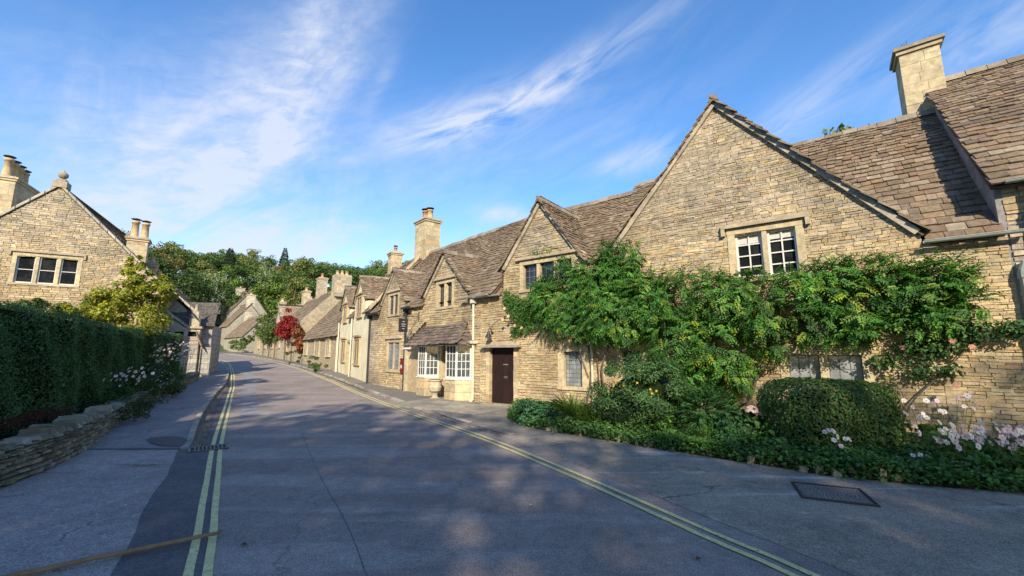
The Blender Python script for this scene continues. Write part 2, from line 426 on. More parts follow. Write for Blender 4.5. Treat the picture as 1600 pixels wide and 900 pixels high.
def gable_roof(root, xc, hw, ze, zr, y0, y1, over=.10, name='roof', seed=0, e=(.17,.11), verge=True):
    "roof of a front gable: ridge runs back along y"
    mb = MB(); k = (zr-ze)/hw; ang = math.atan2(zr-ze, hw)
    for s in (-1, 1):
        O = (xc+s*(hw+over*math.cos(ang)), y0, ze-over*math.sin(ang)); L = math.hypot(hw, zr-ze)+over
        Bv = (-s*math.cos(ang), 0, math.sin(ang)); 
        slates(mb, O, (0,1,0), Bv, [(-.02,0),(y1-y0,0),(y1-y0,L),(-.02,L)], e=e, seed=seed+s, edge=.04)
        deck(mb, O, (0,1,0), Bv, [(.05,0),(y1-y0,0),(y1-y0,L),(.05,L)])
    r = mb.build(name, 'slate', root)
    m2 = MB(); ridge(m2, (xc, y0-.03, zr), (xc, y1, zr)); m2.build('ridge_tile', 'stone_clean', r)
    if verge:
        m3 = MB()
        for s in (-1, 1):     # mortar fillet and undercloak slates below the verge
            n = 16; 
            for i in range(n):
                t0, t1 = i/n, (i+1)/n; c = pick([(.40,.35,.27),(.36,.31,.23),(.44,.38,.29)])
                p = [Vector((xc+s*hw*(1-t), 0, ze+(zr-ze)*t)) for t in (t0, t1)]
                dn = Vector((s*math.sin(ang), 0, -0)) ; nrm = Vector((-s*-math.sin(ang), 0, math.cos(ang)))
                lo = -.12; hi = -.004
                a, b = p
                q = [a+nrm*lo+Vector((0,y0+.045,0)), b+nrm*lo+Vector((0,y0+.045,0)), b+nrm*lo+Vector((0,.05,0)), a+nrm*lo+Vector((0,.05,0)),
                     a+nrm*hi+Vector((0,y0+.04,0)), b+nrm*hi+Vector((0,y0+.04,0)), b+nrm*hi+Vector((0,.05,0)), a+nrm*hi+Vector((0,.05,0))]
                m3.hexa(q, c)
        m3.build('verge', 'stone_clean', r)
    return r
def main_roof(root, x0, x1, ze, zr, yr, dormers=(), over=.2, seed=0, e=(.21,.11), back=True, y_eave=0, hole=(), w=(.13,.31), deckmat='slate'):
    ang = math.atan2(zr-ze, yr); L = math.hypot(zr-ze, yr); B = (0, math.cos(ang), math.sin(ang)); o2 = over/math.cos(ang)
    mb = MB(); k = math.tan(ang)
    def keep(p):
        for (xc, hw, de, dr) in dormers:
            if abs(p.x-xc) < hw+.05:
                zd = dr-(dr-de)/hw*abs(p.x-xc)
                if p.z < zd-.12 or p.y < .05: return False
        return True
    slates(mb, (x0, 0, ze), (1,0,0), B, [(0,-o2),(x1-x0,-o2),(x1-x0,L),(0,L)], e=e, keep=keep, seed=seed, w=w)
    xs = sorted([x0, x1]+[v for d in dormers for v in (max(x0, d[0]-d[1]), min(x1, d[0]+d[1]))])
    for a, b in zip(xs[:-1], xs[1:]):
        if b-a < .02: continue
        m = (a+b)/2; ins = any(abs(m-d[0]) < d[1] for d in dormers); t0 = .35 if ins else -o2+.03
        deck(mb, (x0, 0, ze), (1,0,0), B, [(a-x0, t0), (b-x0, t0), (b-x0, L), (a-x0, L)])
    if back: deck(mb, (x0, 2*yr, ze), (1,0,0), (0,-math.cos(ang),math.sin(ang)), [(0,0),(x1-x0,0),(x1-x0,L),(0,L)])
    r = mb.build('roof', 'slate', root)
    m2 = MB(); ridge(m2, (x0, yr, zr), (x1, yr, zr)); m2.build('ridge_tile', 'stone_clean', r)
    return r
def chimney(root, x, y, z0, z1, wx, wy, pots=(), mat='stone_clean', palc=DRESS, cap=True, grey=None, potmat='buff_pot'):
    mb = MB(); 
    z = z0
    while z < z1-.02:       # ashlar blocks
        h = min(random.uniform(.24, .32), z1-z)
        for (a0, a1, b0, b1, ax) in ((-wx/2, wx/2, -wy/2, -wy/2, 0), (-wx/2, wx/2, wy/2, wy/2, 0), (-wy/2, wy/2, -wx/2, 0, 1), (-wy/2, wy/2, wx/2, 0, 1)):
            u = a0
            while u < a1-.01:
                u1 = min(u+random.uniform(.28, .55), a1); u1 = a1 if a1-u1 < .12 else u1
                c = pick(palc if random.random() < .8 else (grey or STONE), .12); j = random.uniform(-.004, .006)
                if ax == 0:
                    s = -1 if b0 < 0 else 1; yy = b0+s*j
                    mb.box(x+u+.003, x+u1-.003, y+min(yy, yy-s*.08), y+max(yy, yy-s*.08), z+.003, z+h-.003, c)
                else:
                    s = -1 if b0 < 0 else 1; xx = b0+s*j
                    mb.box(x+min(xx, xx-s*.08), x+max(xx, xx-s*.08), y+u+.085, y+u1-.085 if u1 == a1 else y+u1+.082, z+.003, z+h-.003, c)
                u = u1
        z += h
    mb.box(x-wx/2+.03, x+wx/2-.03, y-wy/2+.03, y+wy/2-.03, z0-.3, z1-.02, (.33,.28,.2))
    c = mb.build('chimney', mat, root)
    if cap:
        m2 = MB(); m2.box(x-wx/2-.05, x+wx/2+.05, y-wy/2-.05, y+wy/2+.05, z1-.10, z1, pick(DRESS), j=.006)
        m2.box(x-wx/2-.10, x+wx/2+.10, y-wy/2-.10, y+wy/2+.10, z1+.002, z1+.09, pick(GREYST), j=.006)
        m2.box(x-wx/2+.02, x+wx/2-.02, y-wy/2+.02, y+wy/2-.02, z1+.093, z1+.16, pick(GREYST), j=.01); m2.build('chimney_cap', 'stone_clean', c)
    for (px, py, r, h, cowl, pm) in pots:
        m3 = MB(); zz = z1+.14 if cap else z1
        m3.lathe((x+px, y+py, zz), [(0, r*1.25), (.06, r*1.2), (.1, r), (h*.85, r*.86), (h*.86, r*1.05), (h*.97, r*1.08), (h, r*.9), (h-.02, r*.7)], 14)
        p = m3.build('chimney_pot', pm, c, smooth=True)
        if cowl:
            m4 = MB(); m4.lathe((x+px, y+py, zz+h+.09), [(0, r*1.3), (.02, r*1.3), (.06, r*.6), (.08, .01)], 12)
            for a in range(4): m4.tube([(x+px+r*.8*math.cos(a*1.57), y+py+r*.8*math.sin(a*1.57), zz+h-.04), (x+px+r*.8*math.cos(a*1.57), y+py+r*.8*math.sin(a*1.57), zz+h+.1)], .012, 4)
            m4.build('cowl', 'iron', p)
    return c
def window(root, x0, x1, z0, z1, n=2, style='lead', gl='glass_dark', sur=.13, hood=False, mul=.1, y=0, head=.14, sill=.1, bars=(2,3), T=None, smat='stone_clean', col=None, pal_=DRESS, ret=True, blind=None, pd=.11):
    "stone surround with mullions; panes, glazing bars and hood mould hang under it"
    T = T or (lambda x, y, z: (x, y, z)); f = y-.03; b = y+.2; mb = MB()
    def bx(m, a, c, d, e, g, h, col, j=.003): m.box(a, c, d, e, g, h, col, T=T, j=j)
    zz = z0-sill
    if sur > 0:
        for xa, xb in ((x0-sur, x0), (x1, x1+sur)):
            z = zz+sill
            while z < z1-.01:
                h = min(random.uniform(.3, .55), z1-z); h = z1-z if z1-z-h < .12 else h
                bx(mb, xa, xb, f, b, z+.002, z+h-.002, pick(pal_, .08)); z += h
        bx(mb, x0-sur-.01, x1+sur+.01, f-.004, b, z1+.002, z1+head, pick(pal_, .06)); bx(mb, x0-sur-.02, x1+sur+.02, f-.025, b, zz, z0-.002, pick(pal_, .06))
    lw = (x1-x0-mul*(n-1))/n
    for i in range(1, n):
        xa = x0+i*lw+(i-1)*mul; bx(mb, xa, xa+mul, f+.02, b, z0, z1, pick(pal_, .06))
    if not mb.v: bx(mb, x0-.02, x1+.02, f+.02, f+.04, z0-.04, z0-.005, pick(pal_))
    w = mb.build('window', smat, root)
    pm = MB(); gm = MB()
    for i in range(n):
        xa = x0+i*(lw+mul); xb = xa+lw
        bx(pm, xa-.01, xb+.01, y+pd+0.000, y+pd+0.020, z0-.01, z1+.01, (.1,.1,.1), 0)
        if style == 'lead':
            nx, nz = bars
            fr = .012
            for k in range(1, nx): xx = xa+(xb-xa)*k/nx; bx(gm, xx-fr/2, xx+fr/2, y+pd-0.010, y+pd+0.002, z0, z1, (.1,.1,.1), 0)
            for k in range(1, nz): z = z0+(z1-z0)*k/nz; bx(gm, xa, xb, y+pd-0.011, y+pd+0.003, z-fr/2, z+fr/2, (.1,.1,.1), 0)
            for (a, c, d, e) in ((xa, xa+.02, z0, z1), (xb-.02, xb, z0, z1), (xa+.021, xb-.021, z0, z0+.02), (xa+.021, xb-.021, z1-.02, z1)): bx(gm, a, c, y+pd-0.015, y+pd+0.004, d, e, (.1,.1,.1), 0)
        else:
            nx, nz = bars; fr = .045
            for (a, c, d, e) in ((xa, xa+fr, z0, z1), (xb-fr, xb, z0, z1), (xa+fr+.001, xb-fr-.001, z0, z0+fr+.01), (xa+fr+.001, xb-fr-.001, z1-fr, z1)): bx(gm, a, c, y+.06, y+.12, d, e, (.7,.7,.65), 0)
            for k in range(1, nx): xx = xa+(xb-xa)*k/nx; bx(gm, xx-.014, xx+.014, y+.075, y+.118, z0+.05, z1-.05, (.7,.7,.65), 0)
            for k in range(1, nz): z = z0+(z1-z0)*k/nz; bx(gm, xa+.046, xb-.046, y+.077, y+.119, z-.014, z+.014, (.7,.7,.65), 0)
    pm.build('pane', gl, w); gm.build('glazing_bars', 'lead' if style == 'lead' else ('white_paint' if col is None else col), w)
    if blind:
        bm_ = MB()
        for i, (za, zb_) in enumerate(blind):
            xa = x0+i*(lw+mul); bx(bm_, xa+.03, xa+lw-.03, y+.104, y+.108, za, zb_, (.5,.5,.45), 0)
        bm_.build('blind', 'curtain', w)
    if hood:
        hm = MB(); zt = z1+head+.01; c = pick(GREYST)
        bx(hm, x0-sur-.12, x1+sur+.12, f-.08, b-.1, zt, zt+.06, c); bx(hm, x0-sur-.12, x1+sur+.12, f-.05, b-.1, zt+.062, zt+.10, c)
        if ret:
            bx(hm, x0-sur-.121, x0-sur-.04, f-.075, f+.03, zt-.17, zt-.002, c); bx(hm, x1+sur+.04, x1+sur+.121, f-.075, f+.03, zt-.17, zt-.002, c)
        hm.build('hood_mould', 'stone_clean', w)
    return w
def pipe(name, pts, r, mat, root=None, joints=()):
    mb = MB(); mb.tube(pts, r, 10)
    for p, q in joints: mb.tube([p, q], r*1.35, 10)
    return mb.build(name, mat, root, smooth=False)
def gutter(root, x0, x1, y, z, mat='pipe_grey', r=.055):
    mb = MB(); n = 8; seg = max(1, int((x1-x0)/1.5))
    for s in range(seg):
        a, b = x0+(x1-x0)*s/seg, x0+(x1-x0)*(s+1)/seg
        A_ = [(a, y-r*math.cos(math.pi*k/n), z-r*math.sin(math.pi*k/n)) for k in range(n+1)]; B_ = [(b, q[1], q[2]) for q in A_]
        for k in range(n): mb.face([A_[k], B_[k], B_[k+1], A_[k+1]]); mb.face([(p[0], y+(p[1]-y)*.85, z+(p[2]-z)*.85) for p in (A_[k+1], B_[k+1], B_[k], A_[k])])
        mb.box(b-.03, b, y-r-.006, y+r+.01, z-.02, z+.006)
    mb.tube([(x0, y-r, z), (x1, y-r, z)], .008, 6)
    return mb.build('gutter', mat, root)

# ------------------------------------------------------------------ terrain
def g(Y):
    if Y < 12: return 0.
    if Y < 22: return .0018*(Y-12)**2
    if Y < 85: return .18+.036*(Y-22)
    return 2.45+.01*(Y-85)
def sm(x): x = min(1, max(0, x)); return x*x*(3-2*x)
def gz(X, Y):
    z = g(min(Y, 90)); r = math.hypot(X, Y)
    if Y > 10: z += 23*sm((r-84)/85)*sm((Y-10)/40)
    return z
def cr(pts, n=8):
    "Catmull-Rom through 2D points"
    P = [Vector((*p, 0)) for p in pts]; out = []
    for i in range(len(P)-1):
        p0 = P[max(i-1, 0)]; p1, p2 = P[i], P[i+1]; p3 = P[min(i+2, len(P)-1)]
        for k in range(n):
            t = k/n; q = .5*((2*p1)+(p2-p0)*t+(2*p0-5*p1+4*p2-p3)*t*t+(3*p1-p0-3*p2+p3)*t**3); out.append((q.x, q.y))
    out.append(tuple(pts[-1])); return out
def resample(pts, n):
    L = [0]
    for a, b in zip(pts[:-1], pts[1:]): L.append(L[-1]+math.dist(a, b))
    out = []; j = 0
    for i in range(n+1):
        s = L[-1]*i/n
        while j < len(pts)-2 and L[j+1] < s: j += 1
        t = (s-L[j])/max(1e-9, L[j+1]-L[j]); out.append((pts[j][0]+(pts[j+1][0]-pts[j][0])*t, pts[j][1]+(pts[j+1][1]-pts[j][1])*t))
    return out
def strip(name, left, right, off, mat, n=90, m=6, smooth_=True, crown=0):
    a = resample(cr(left), n); b = resample(cr(right), n); mb = MB(); V = []
    for (ax, ay), (bx, by) in zip(a, b):
        for k in range(m+1):
            t = k/m; x, y = ax+(bx-ax)*t, ay+(by-ay)*t
            V.append((x, y, g(y)+(off(x, y) if callable(off) else off)+crown*4*t*(1-t)))
    mb.v = V
    for i in range(n):
        for k in range(m): q = i*(m+1)+k; mb.f.append((q, q+1, q+m+2, q+m+1)); mb.c.append((.5,.5,.5))
    # make normals face up
    o = mb.build(name, mat, smooth=True)
    import bmesh
    bm = bmesh.new(); bm.from_mesh(o.data); bmesh.ops.recalc_face_normals(bm, faces=bm.faces)
    if sum(f.normal.z for f in bm.faces) < 0: bmesh.ops.reverse_faces(bm, faces=bm.faces)
    bm.to_mesh(o.data); bm.free(); return struct(o)
def offset(pts, d):
    out = []
    for i, p in enumerate(pts):
        a = pts[max(0, i-1)]; b = pts[min(len(pts)-1, i+1)]; dx, dy = b[0]-a[0], b[1]-a[1]; l = math.hypot(dx, dy); out.append((p[0]-dy/l*d, p[1]+dx/l*d))
    return out     # +d = to the left of travel
# ground sheet
mb = MB(); nr, na = 60, 120; V = [(0, 0, -.02)]
rs = [1.5*(1.115**i) for i in range(nr)]
for r in rs:
    for a in range(na): t = 2*math.pi*a/na; x, y = r*math.sin(t), r*math.cos(t); V.append((x, y, gz(x, y)-.02))
mb.v = V
for a in range(na): mb.f.append((0, 1+(a+1) % na, 1+a)); mb.c.append((.1,.1,.1))
for i in range(nr-1):
    for a in range(na):
        p, q = 1+i*na+a, 1+i*na+(a+1) % na; mb.f.append((p, q, q+na, p+na)); mb.c.append((.1,.1,.1))
struct(mb.build('ground', 'hill_grass', smooth=True))

YL = [(2.5,-9),(1.6,-3),(-.1,0),(-1.35,1.85),(-2.40,3.42),(-2.80,4.05),(-3.30,4.8),(-4.06,5.95),(-5.31,7.84),(-6.75,10.1),(-10.6,16.2),(-13.9,21.4),(-20.3,31),(-27.2,40.6),(-37,52),(-52,67),(-70,80)]
YR = [(5.2,-9),(4.3,-3),(3.2,1),(2.31,3.36),(1.87,4.22),(.9,6.17),(-.51,8.72),(-2.88,12.4),(-6.43,18.0),(-10.67,24.5),(-19.3,36.5),(-31.9,51.5),(-46,65.5),(-62,78),(-75,88)]
road_l = offset(YL, .35); road_r = offset(YR, -.3)
strip('road', road_l, road_r, .0, 'asphalt', n=160, m=8)
def line(name, base, d0, d1, z, mat='yellow_line', n=400):
    s = cr(base); return strip(name, [p for p in offset(s, d0)], [p for p in offset(s, d1)], z, mat, n=n, m=1)
def line2(name, base, offs, z, mat):
    s = resample(cr(base), 420); m_ = MB()
    for d0, d1 in offs:
        A_ = offset(s, d0); B_ = offset(s, d1)
        for i in range(len(s)-1):
            w = .006; q = []
            for p in (A_[i], B_[i], B_[i+1], A_[i+1]): q.append((p[0], p[1], g(p[1])+z))
            jit = lambda p, k: (p[0]+w*vn(p[1]*7, k*5, 3), p[1], p[2])
            m_.face([jit(q[0], 1), jit(q[1], 2), jit(q[2], 2), jit(q[3], 1)][::-1])
    o = m_.build(name, mat)
    import bmesh
    bm = bmesh.new(); bm.from_mesh(o.data)
    for f in bm.faces:
        if f.normal.z < 0: f.normal_flip()
    bm.to_mesh(o.data); bm.free(); return struct(o)
line2('road_marking_left', YL, ((.035, -.03), (-.085, -.15)), .009, 'yellow_line')
line2('road_marking_right', YR, ((.035, -.03), (.115, .18)), .009, 'yellow_line')
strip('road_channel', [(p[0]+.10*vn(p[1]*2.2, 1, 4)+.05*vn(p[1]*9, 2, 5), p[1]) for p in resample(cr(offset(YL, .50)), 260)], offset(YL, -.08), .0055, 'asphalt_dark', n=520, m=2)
# trench repair and seam strips
strip('road_repair', [(-7.2,11.6),(-10.3,16.5),(-14.4,23.2),(-20.5,32.5)], [(-6.75,11.7),(-9.8,16.6),(-13.85,23.3),(-20,32.6)], .004, 'asphalt_light', n=40, m=1)
strip('road_seam', [(-.86,3.0),(-1.6,4.4),(-2.75,6.3),(-4.4,9.2)], [(-.85,3.0),(-1.59,4.4),(-2.74,6.3),(-4.39,9.2)], .003, 'asphalt_dark', n=60, m=1)
strip('road_patch', [(-5.9,11.2),(-5.2,11.8)], [(-6.9,11.9),(-6.2,12.6)], .0065, 'apron_left', n=6, m=3)
# left pavement and forecourt
KL = [(-5.62,7.66),(-6.0,8.3),(-6.95,9.7),(-8.6,12.2),(-11.35,16.6),(-14.6,22.1),(-19.9,30.2),(-25.6,38),(-36,51.6),(-51.5,67.6),(-70,81)]
WL = [(-8.6,7.66),(-8.9,8.5),(-9.4,9.7),(-10.3,11.2),(-12.2,14.2),(-17.2,21.4),(-23,29),(-30,38),(-40,51.6),(-56,67.6),(-76,81)]
strip('pavement_left', KL, WL, lambda x, y: .0085+.075*sm((y-7.2)/2.2), 'pavement', n=120, m=4)
strip('forecourt_left', offset(YL[:9], .34)+[(-6.4,9.0)], [(-12,-9),(-12,-4),(-11,0),(-10,2),(-9.2,4),(-9.2,5.6),(-9.3,7.2),(-9.4,8.6),(-9.6,9.8)], .004, 'apron_left', n=70, m=10)
# kerb stones
def kerb(name, pts, z0, h, w=.13, seg=.75, fade=None):
    s = cr(pts); L = sum(math.dist(a, b) for a, b in zip(s[:-1], s[1:])); n = int(L/seg); s = resample(s, n); t = offset(s, w); mb = MB()
    for i in range(n):
        c = pick([(.36,.32,.26),(.30,.27,.22),(.41,.37,.30)]); j = random.uniform(-.01, .01)
        def P(q, z): return (q[0]+random.uniform(-.006,.006), q[1], g(q[1])+z)
        hh = h*(fade(s[i][1]) if fade else 1)+j
        e = .012
        a, b, c_, d = s[i], s[i+1], t[i+1], t[i]
        a2 = (a[0]+(b[0]-a[0])*e, a[1]+(b[1]-a[1])*e); b2 = (b[0]-(b[0]-a[0])*e, b[1]-(b[1]-a[1])*e); d2 = (d[0]+(c_[0]-d[0])*e, d[1]+(c_[1]-d[1])*e); c2 = (c_[0]-(c_[0]-d[0])*e, c_[1]-(c_[1]-d[1])*e)
        mb.hexa([P(a2,-.1), P(b2,-.1), P(c2,-.1), P(d2,-.1), P(a2,hh), P(b2,hh), P(c2,hh), P(d2,hh)], c)
    o = mb.build(name, 'stone_clean'); return struct(o)
strip('gutter_silt', offset(KL[:8], .0), offset(KL[:8], -.2), .008, 'silt', n=200, m=2)
kerb('kerb_left', KL[:9], 0, .1, w=.10, fade=lambda y: .35+.65*sm((y-7.2)/2))
KR = [(-.05,9.0)]+[p for p in offset(YR, -.46)[7:13]]
kerb('kerb_right', KR, 0, .055, w=-.12, seg=.6, fade=lambda y: .3+.7*sm((y-10)/3))
# right pavement: from kerb to the house walls, then the wide forecourt
HB = [(2.3,12.9),(.1,14.5),(-.8,15.3),(-3.9,18.9),(-6.4,22.2),(-10.6,29),(-18.9,40.2),(-36.0,61.8),(-48,74)]
strip('pavement_right', [(1.3,9.4)]+KR, [(3.4,11.5)]+HB[1:], lambda x, y: .008+.04*sm((y-10)/3), 'pavement_brown', n=130, m=5)
BED = [(9.5,4.9),(7.5,5.12),(6.13,5.36),(5.55,5.5),(4.95,5.76),(4.33,6.04),(3.8,6.55),(3.14,7.14),(2.31,7.96),(1.31,8.95),(.5,9.75),(.05,10.7),(-.02,11.5)]
YRr = [p for p in YR[:9]]
strip('forecourt_right', offset(YR[:9], -.28), [(16,-9),(14,-4),(12,0),(11,3),(10,4.6),(7,6.0),(4.2,7.6),(1.6,11.4),(-2.6,16.2)], .0035, 'apron', n=90, m=12)
# flagstones by the brown door
mb = MB()
for i in range(6):
    for k in range(4):
        u0 = -3.0+i*.62; d0 = .05+k*.52
        ux, uy = .798, -.603; nx, ny = -.603, -.798
        c = pick([(.30,.27,.21),(.25,.23,.19),(.34,.30,.23)]); j = random.uniform(0, .006)
        def P(u, d, z): 
            X = -.3+ux*u+nx*d; Y = 13.8+uy*u+ny*d; return (X, Y, g(Y)+z)
        if u0+.62 > .9 and k > 2: continue
        if u0 < -1.2 or True:
            mb.hexa([P(u0+.01,d0+.51,0), P(u0+.61,d0+.51,0), P(u0+.61,d0,0), P(u0+.01,d0,0), P(u0+.01,d0+.51,.054+j), P(u0+.61,d0+.51,.054+j), P(u0+.61,d0,.054+j), P(u0+.01,d0,.054+j)], c)
struct(mb.build('flagstone_paving', 'stone_clean'))
# flush stone slab in the far pavement, wet patch
mb = MB()
pp = [(-5.86,7.9),(-5.9,7.78),(-6.2,7.82),(-6.55,8.0),(-6.85,8.25),(-6.9,8.42),(-6.7,8.5),(-6.45,8.5),(-6.3,8.42),(-6.12,8.3)]
mb.face([(x, y, .0085+.075*sm((y-7.2)/2.2)+.012) for x, y in pp][::-1]); o = mb.build('wet_patch', 'wet'); struct(o)

# ------------------------------------------------------------------ right-hand houses
D0 = (-.3, 13.8); DIR = math.atan2(7.75-13.8, 7.7+.3)
E0 = (-1.06, 14.37); E2 = (-4.42, 18.1); F2 = (-7.1, 21.3); G2 = (-11.5, 28.3); H2 = (-19.5, 39.1); I2 = (-36.8, 60.8)
def ang(a, b): return math.atan2(b[1]-a[1], b[0]-a[0])
def dist(a, b): return math.dist(a, b)
def patchy(x, z):
    k = 1+.45*vn(x*.6, z*.8, 9)+.25*vn(x*2.1, z*2.4, 4); c = pick(STONE if vn(x*.5+9, z*.6, 2) < .12 else GREYST, .12); return tuple(v*k for v in c)
def weathered(zlo, zhi):
    def f(x, z):
        k = sm((z-zlo)/(zhi-zlo))+.5*vn(x*.8, z*.8, 5)
        q = 1+.35*vn(x*.7, z*.9, 9)+.2*vn(x*2.3, z*2.6, 4); return tuple(v*q for v in pick(GREYST if random.random() < k*.85 else STONE, .09))
    return f

# --- house with the large front gable
hC = thing('gabled_cottage', 'large stone cottage with a broad front gable, white casement window and wisteria', 'house', (*D0, 0), DIR)
zeC, zrC, xcC, hwC = 3.95, 7.9, 6.72, 3.34
opC = [(6.93,8.12,3.36,4.40),(7.75,8.97,.78,1.62),(4.05,5.2,.78,1.72)]
opS = [(6.77,8.28,3.2,4.55),(7.6,9.12,.68,1.76),(3.9,5.35,.68,1.86)]
wall(hC, [[(3.46,-.3),(10.06,-.3),(10.06,zeC),(6.72,7.84),(3.42,zeC)], [(10.06,-.3),(11.12,-.3),(11.12,3.72),(10.06,3.72)]], opC, palf=weathered(2.4,5.2), h=(.038,.082), l=(.09,.30), proud=.017, seed=1, gap=.003, wav=.035)
window(hC, 6.93, 8.12, 3.36, 4.40, 2, 'white', 'glass_dark', hood=True, bars=(2,4), sur=.15, blind=[(4.17,4.34),(4.2,4.34)])
window(hC, 7.75, 8.97, .78, 1.62, 2, 'lead', 'glass_pale', bars=(3,3), sur=.15, mul=.14)
window(hC, 4.05, 5.2, .78, 1.72, 2, 'lead', 'glass_mid', bars=(3,5), sur=.15, mul=.12)
gable_roof(hC, xcC, hwC, zeC, zrC, -.13, 3.9, name='roof', e=(.2,.14), seed=3)
main = main_roof(hC, 3.5, 11.1, 3.80, 7.5, 3.1, dormers=[(xcC, hwC+.1, zeC, zrC)], seed=4, over=.10, e=(.24,.115), w=(.15,.36))
gutter(hC, 10.05, 11.35, -.21, 3.70)
# --- taller neighbour at the right edge: its rendered gable end, roof and chimney
hA = thing('tall_cottage', 'taller stone cottage at the right edge with a rendered gable end and big chimney', 'house', (*D0, 0), DIR)
def TA(x, y, z): return (11.12+y, x, z)     # gable end: x -> depth
angA = math.atan2(3.9, 3.45)
wall(hA, [[(11.14,-.3),(16.5,-.3),(16.5,4.55),(11.14,4.55)]], [(12.6,13.8,.9,2.1)], palf=patchy, h=(.07,.13))
window(hA, 12.6, 13.8, .9, 2.1, 2, 'lead', 'glass_dark', bars=(3,4))
mb = MB()
prof = [(.0,-.3),(7.0,-.3),(7.0,4.6),(3.5,8.35),(.0,4.6)]
a = [(11.06,y,z) for y, z in prof]; b = [(11.55,y,z) for y, z in prof]
mb.face(a); mb.face(b[::-1])
for i in range(5): mb.face([a[i], b[i], b[(i+1) % 5], a[(i+1) % 5]])
mb.build('rendered_gable_end', 'grey_render', hA)
rA = main_roof(hA, 11.0, 17.5, 4.72, 8.45, 3.5, seed=9, over=.2, e=(.22,.115))
chA = chimney(hA, 10.97, 3.55, 7.3, 9.4, .76, .75, (), grey=DRESS)
mb = MB()     # bird spikes on the cap
for i in range(22): mb = MB(); x = 10.55+random.uniform(0, .85); y = 3.25+random.uniform(0, .6); mb.tube([(x, y, 9.5), (x+random.uniform(-.05,.05), y+random.uniform(-.05,.05), 9.68)], .005, 3); mb.build('bird_spike', 'iron', chA)
gutter(hA, 11.15, 17, -.24, 4.58, r=.06)
mb = MB()
mb.tube([(11.5,-.2,4.5),(11.5,-.2,4.25),(11.42,-.12,4.05),(11.42,-.12,3.2)], .05, 10); mb.tube([(11.42,-.12,3.95),(11.42,-.12,4.03)], .066, 10)
mb.tube([(11.9,-.12,3.2),(11.35,-.12,3.2),(11.24,-.12,3.16),(11.2,-.12,3.04),(11.2,-.12,2.6),(11.2,-.12,.45),(11.2,-.18,.33)], .055, 10)
for z in (2.95, 1.9, .9): mb.tube([(11.2,-.12,z-.05),(11.2,-.12,z+.05)], .072, 10)
mb.build('downpipe', 'pipe_grey', hA)

# --- cottage with the brown door and the cross gable
hD = thing('dormer_cottage', 'stone cottage with a brown plank door and tall gabled dormer beside the wisteria', 'house', (*D0, 0), DIR)
opD = [(-.53,.45,-.05,1.83),(2.27,2.86,.72,1.70),(.84,2.6,3.66,4.44)]
xcD, hwD, zeD, zrD = 1.53, 1.5, 4.42, 6.5
wall(hD, [[(-.95,-.3),(3.46,-.3),(3.46,3.62),(-.95,3.62)], [(.03,3.62),(3.03,3.62),(3.03,zeD),(1.53,6.44),(.03,zeD)]], opD, palf=weathered(3.4,6.0), h=(.05,.095), l=(.10,.34), seed=2, gap=.005, proud=.02, wav=.03)
window(hD, .84, 2.6, 3.66, 4.44, 3, 'lead', 'glass_dark', bars=(3,4), hood=True, sur=.13, mul=.12, ret=False)
window(hD, 2.27, 2.86, .72, 1.70, 1, 'lead', 'glass_pale', bars=(5,8), sur=.2)
gable_roof(hD, xcD, hwD, zeD, zrD, -.14, 2.6, e=(.17,.12), seed=5, over=.14)
main_roof(hD, -1.15, 4.5, 3.66, 7.12, 2.9, dormers=[(xcD, hwD+.05, zeD, zrD)], seed=6, over=.10, e=(.2,.105)).name = 'roof'
mb = MB()
for i in range(4):
    x = -.52+i*.242; mb.box(x+.002, x+.238, .10, .14, 0, 1.82, pick([(.022,.010,.008),(.018,.008,.007)], .1))
for z in (.25, 1.55): mb.box(-.5, .43, .141, .16, z, z+.1, (.03,.012,.01))
dr = mb.build('door', 'wood', hD)
mb = MB(); mb.box(-.05,.15,.088,.098,1.28,1.31,(.2,.18,.12)); mb.build('name_plate', 'mixed', dr)
mb = MB(); mb.box(-.02,.13,.085,.098,.86,.93,(.1,.09,.07)); mb.build('letter_plate', 'mixed', dr)
mb = MB(); mb.lathe((-.44, .085, .95), [(0,.02),(.04,.022)], 8); mb.build('handle', 'iron', dr)
for xa, xb in ((-.68,-.53),(.45,.60)):
    mb = MB(); z = 0
    while z < 1.83: h = min(random.uniform(.15,.4), 1.83-z); mb.box(xa, xb, -.025, .2, z+.002, z+h-.002, pick(STONE), j=.005); z += h
    mb.build('door_jamb', 'stone_clean', hD)
mb = MB(); mb.box(-.82,.75,-.22,.2,1.835,1.90,(.30,.28,.25), j=.008); mb.box(-.76,.68,-.02,.2,1.905,2.02,pick(DRESS)); mb.build('door_canopy', 'stone_clean', hD)
mb = MB(); mb.box(-.62,.6,-.36,-.04,-.05,.085,(.33,.28,.2), j=.01); mb.build('doorstep', 'stone_clean', hD)
gutter(hD, -1.15, -.03, -.2, 3.56)
mb = MB(); mb.tube([(3.2,-.09,.0),(3.2,-.09,2.0)], .035, 8); mb.build('white_downpipe', 'cream_paint', hD)
# black barn lamp over the door
lm = thing('wall_lamp', 'small black bell-shaped lamp on the wall above the brown door', 'lamp', (*D0, 0), DIR)
mb = MB(); mb.lathe((-.42,-.22,2.16), [(0,.12),(.03,.105),(.14,.05),(.2,.035),(.23,.01)], 14); mb.build('lamp_shade', 'iron', lm)
mb = MB(); mb.tube([(-.42,-.22,2.38),(-.42,-.21,2.44),(-.42,-.15,2.48),(-.42,-.07,2.44),(-.42,-.03,2.34)], .011, 6); mb.tube([(-.42,-.045,2.32),(-.42,-.01,2.32)], .05, 10); mb.build('bracket', 'iron', lm)
mb = MB(); mb.lathe((-.42,-.22,2.10), [(0,.02),(.02,.04),(.06,.045),(.08,.02)], 10); mb.build('bulb', 'curtain', lm)

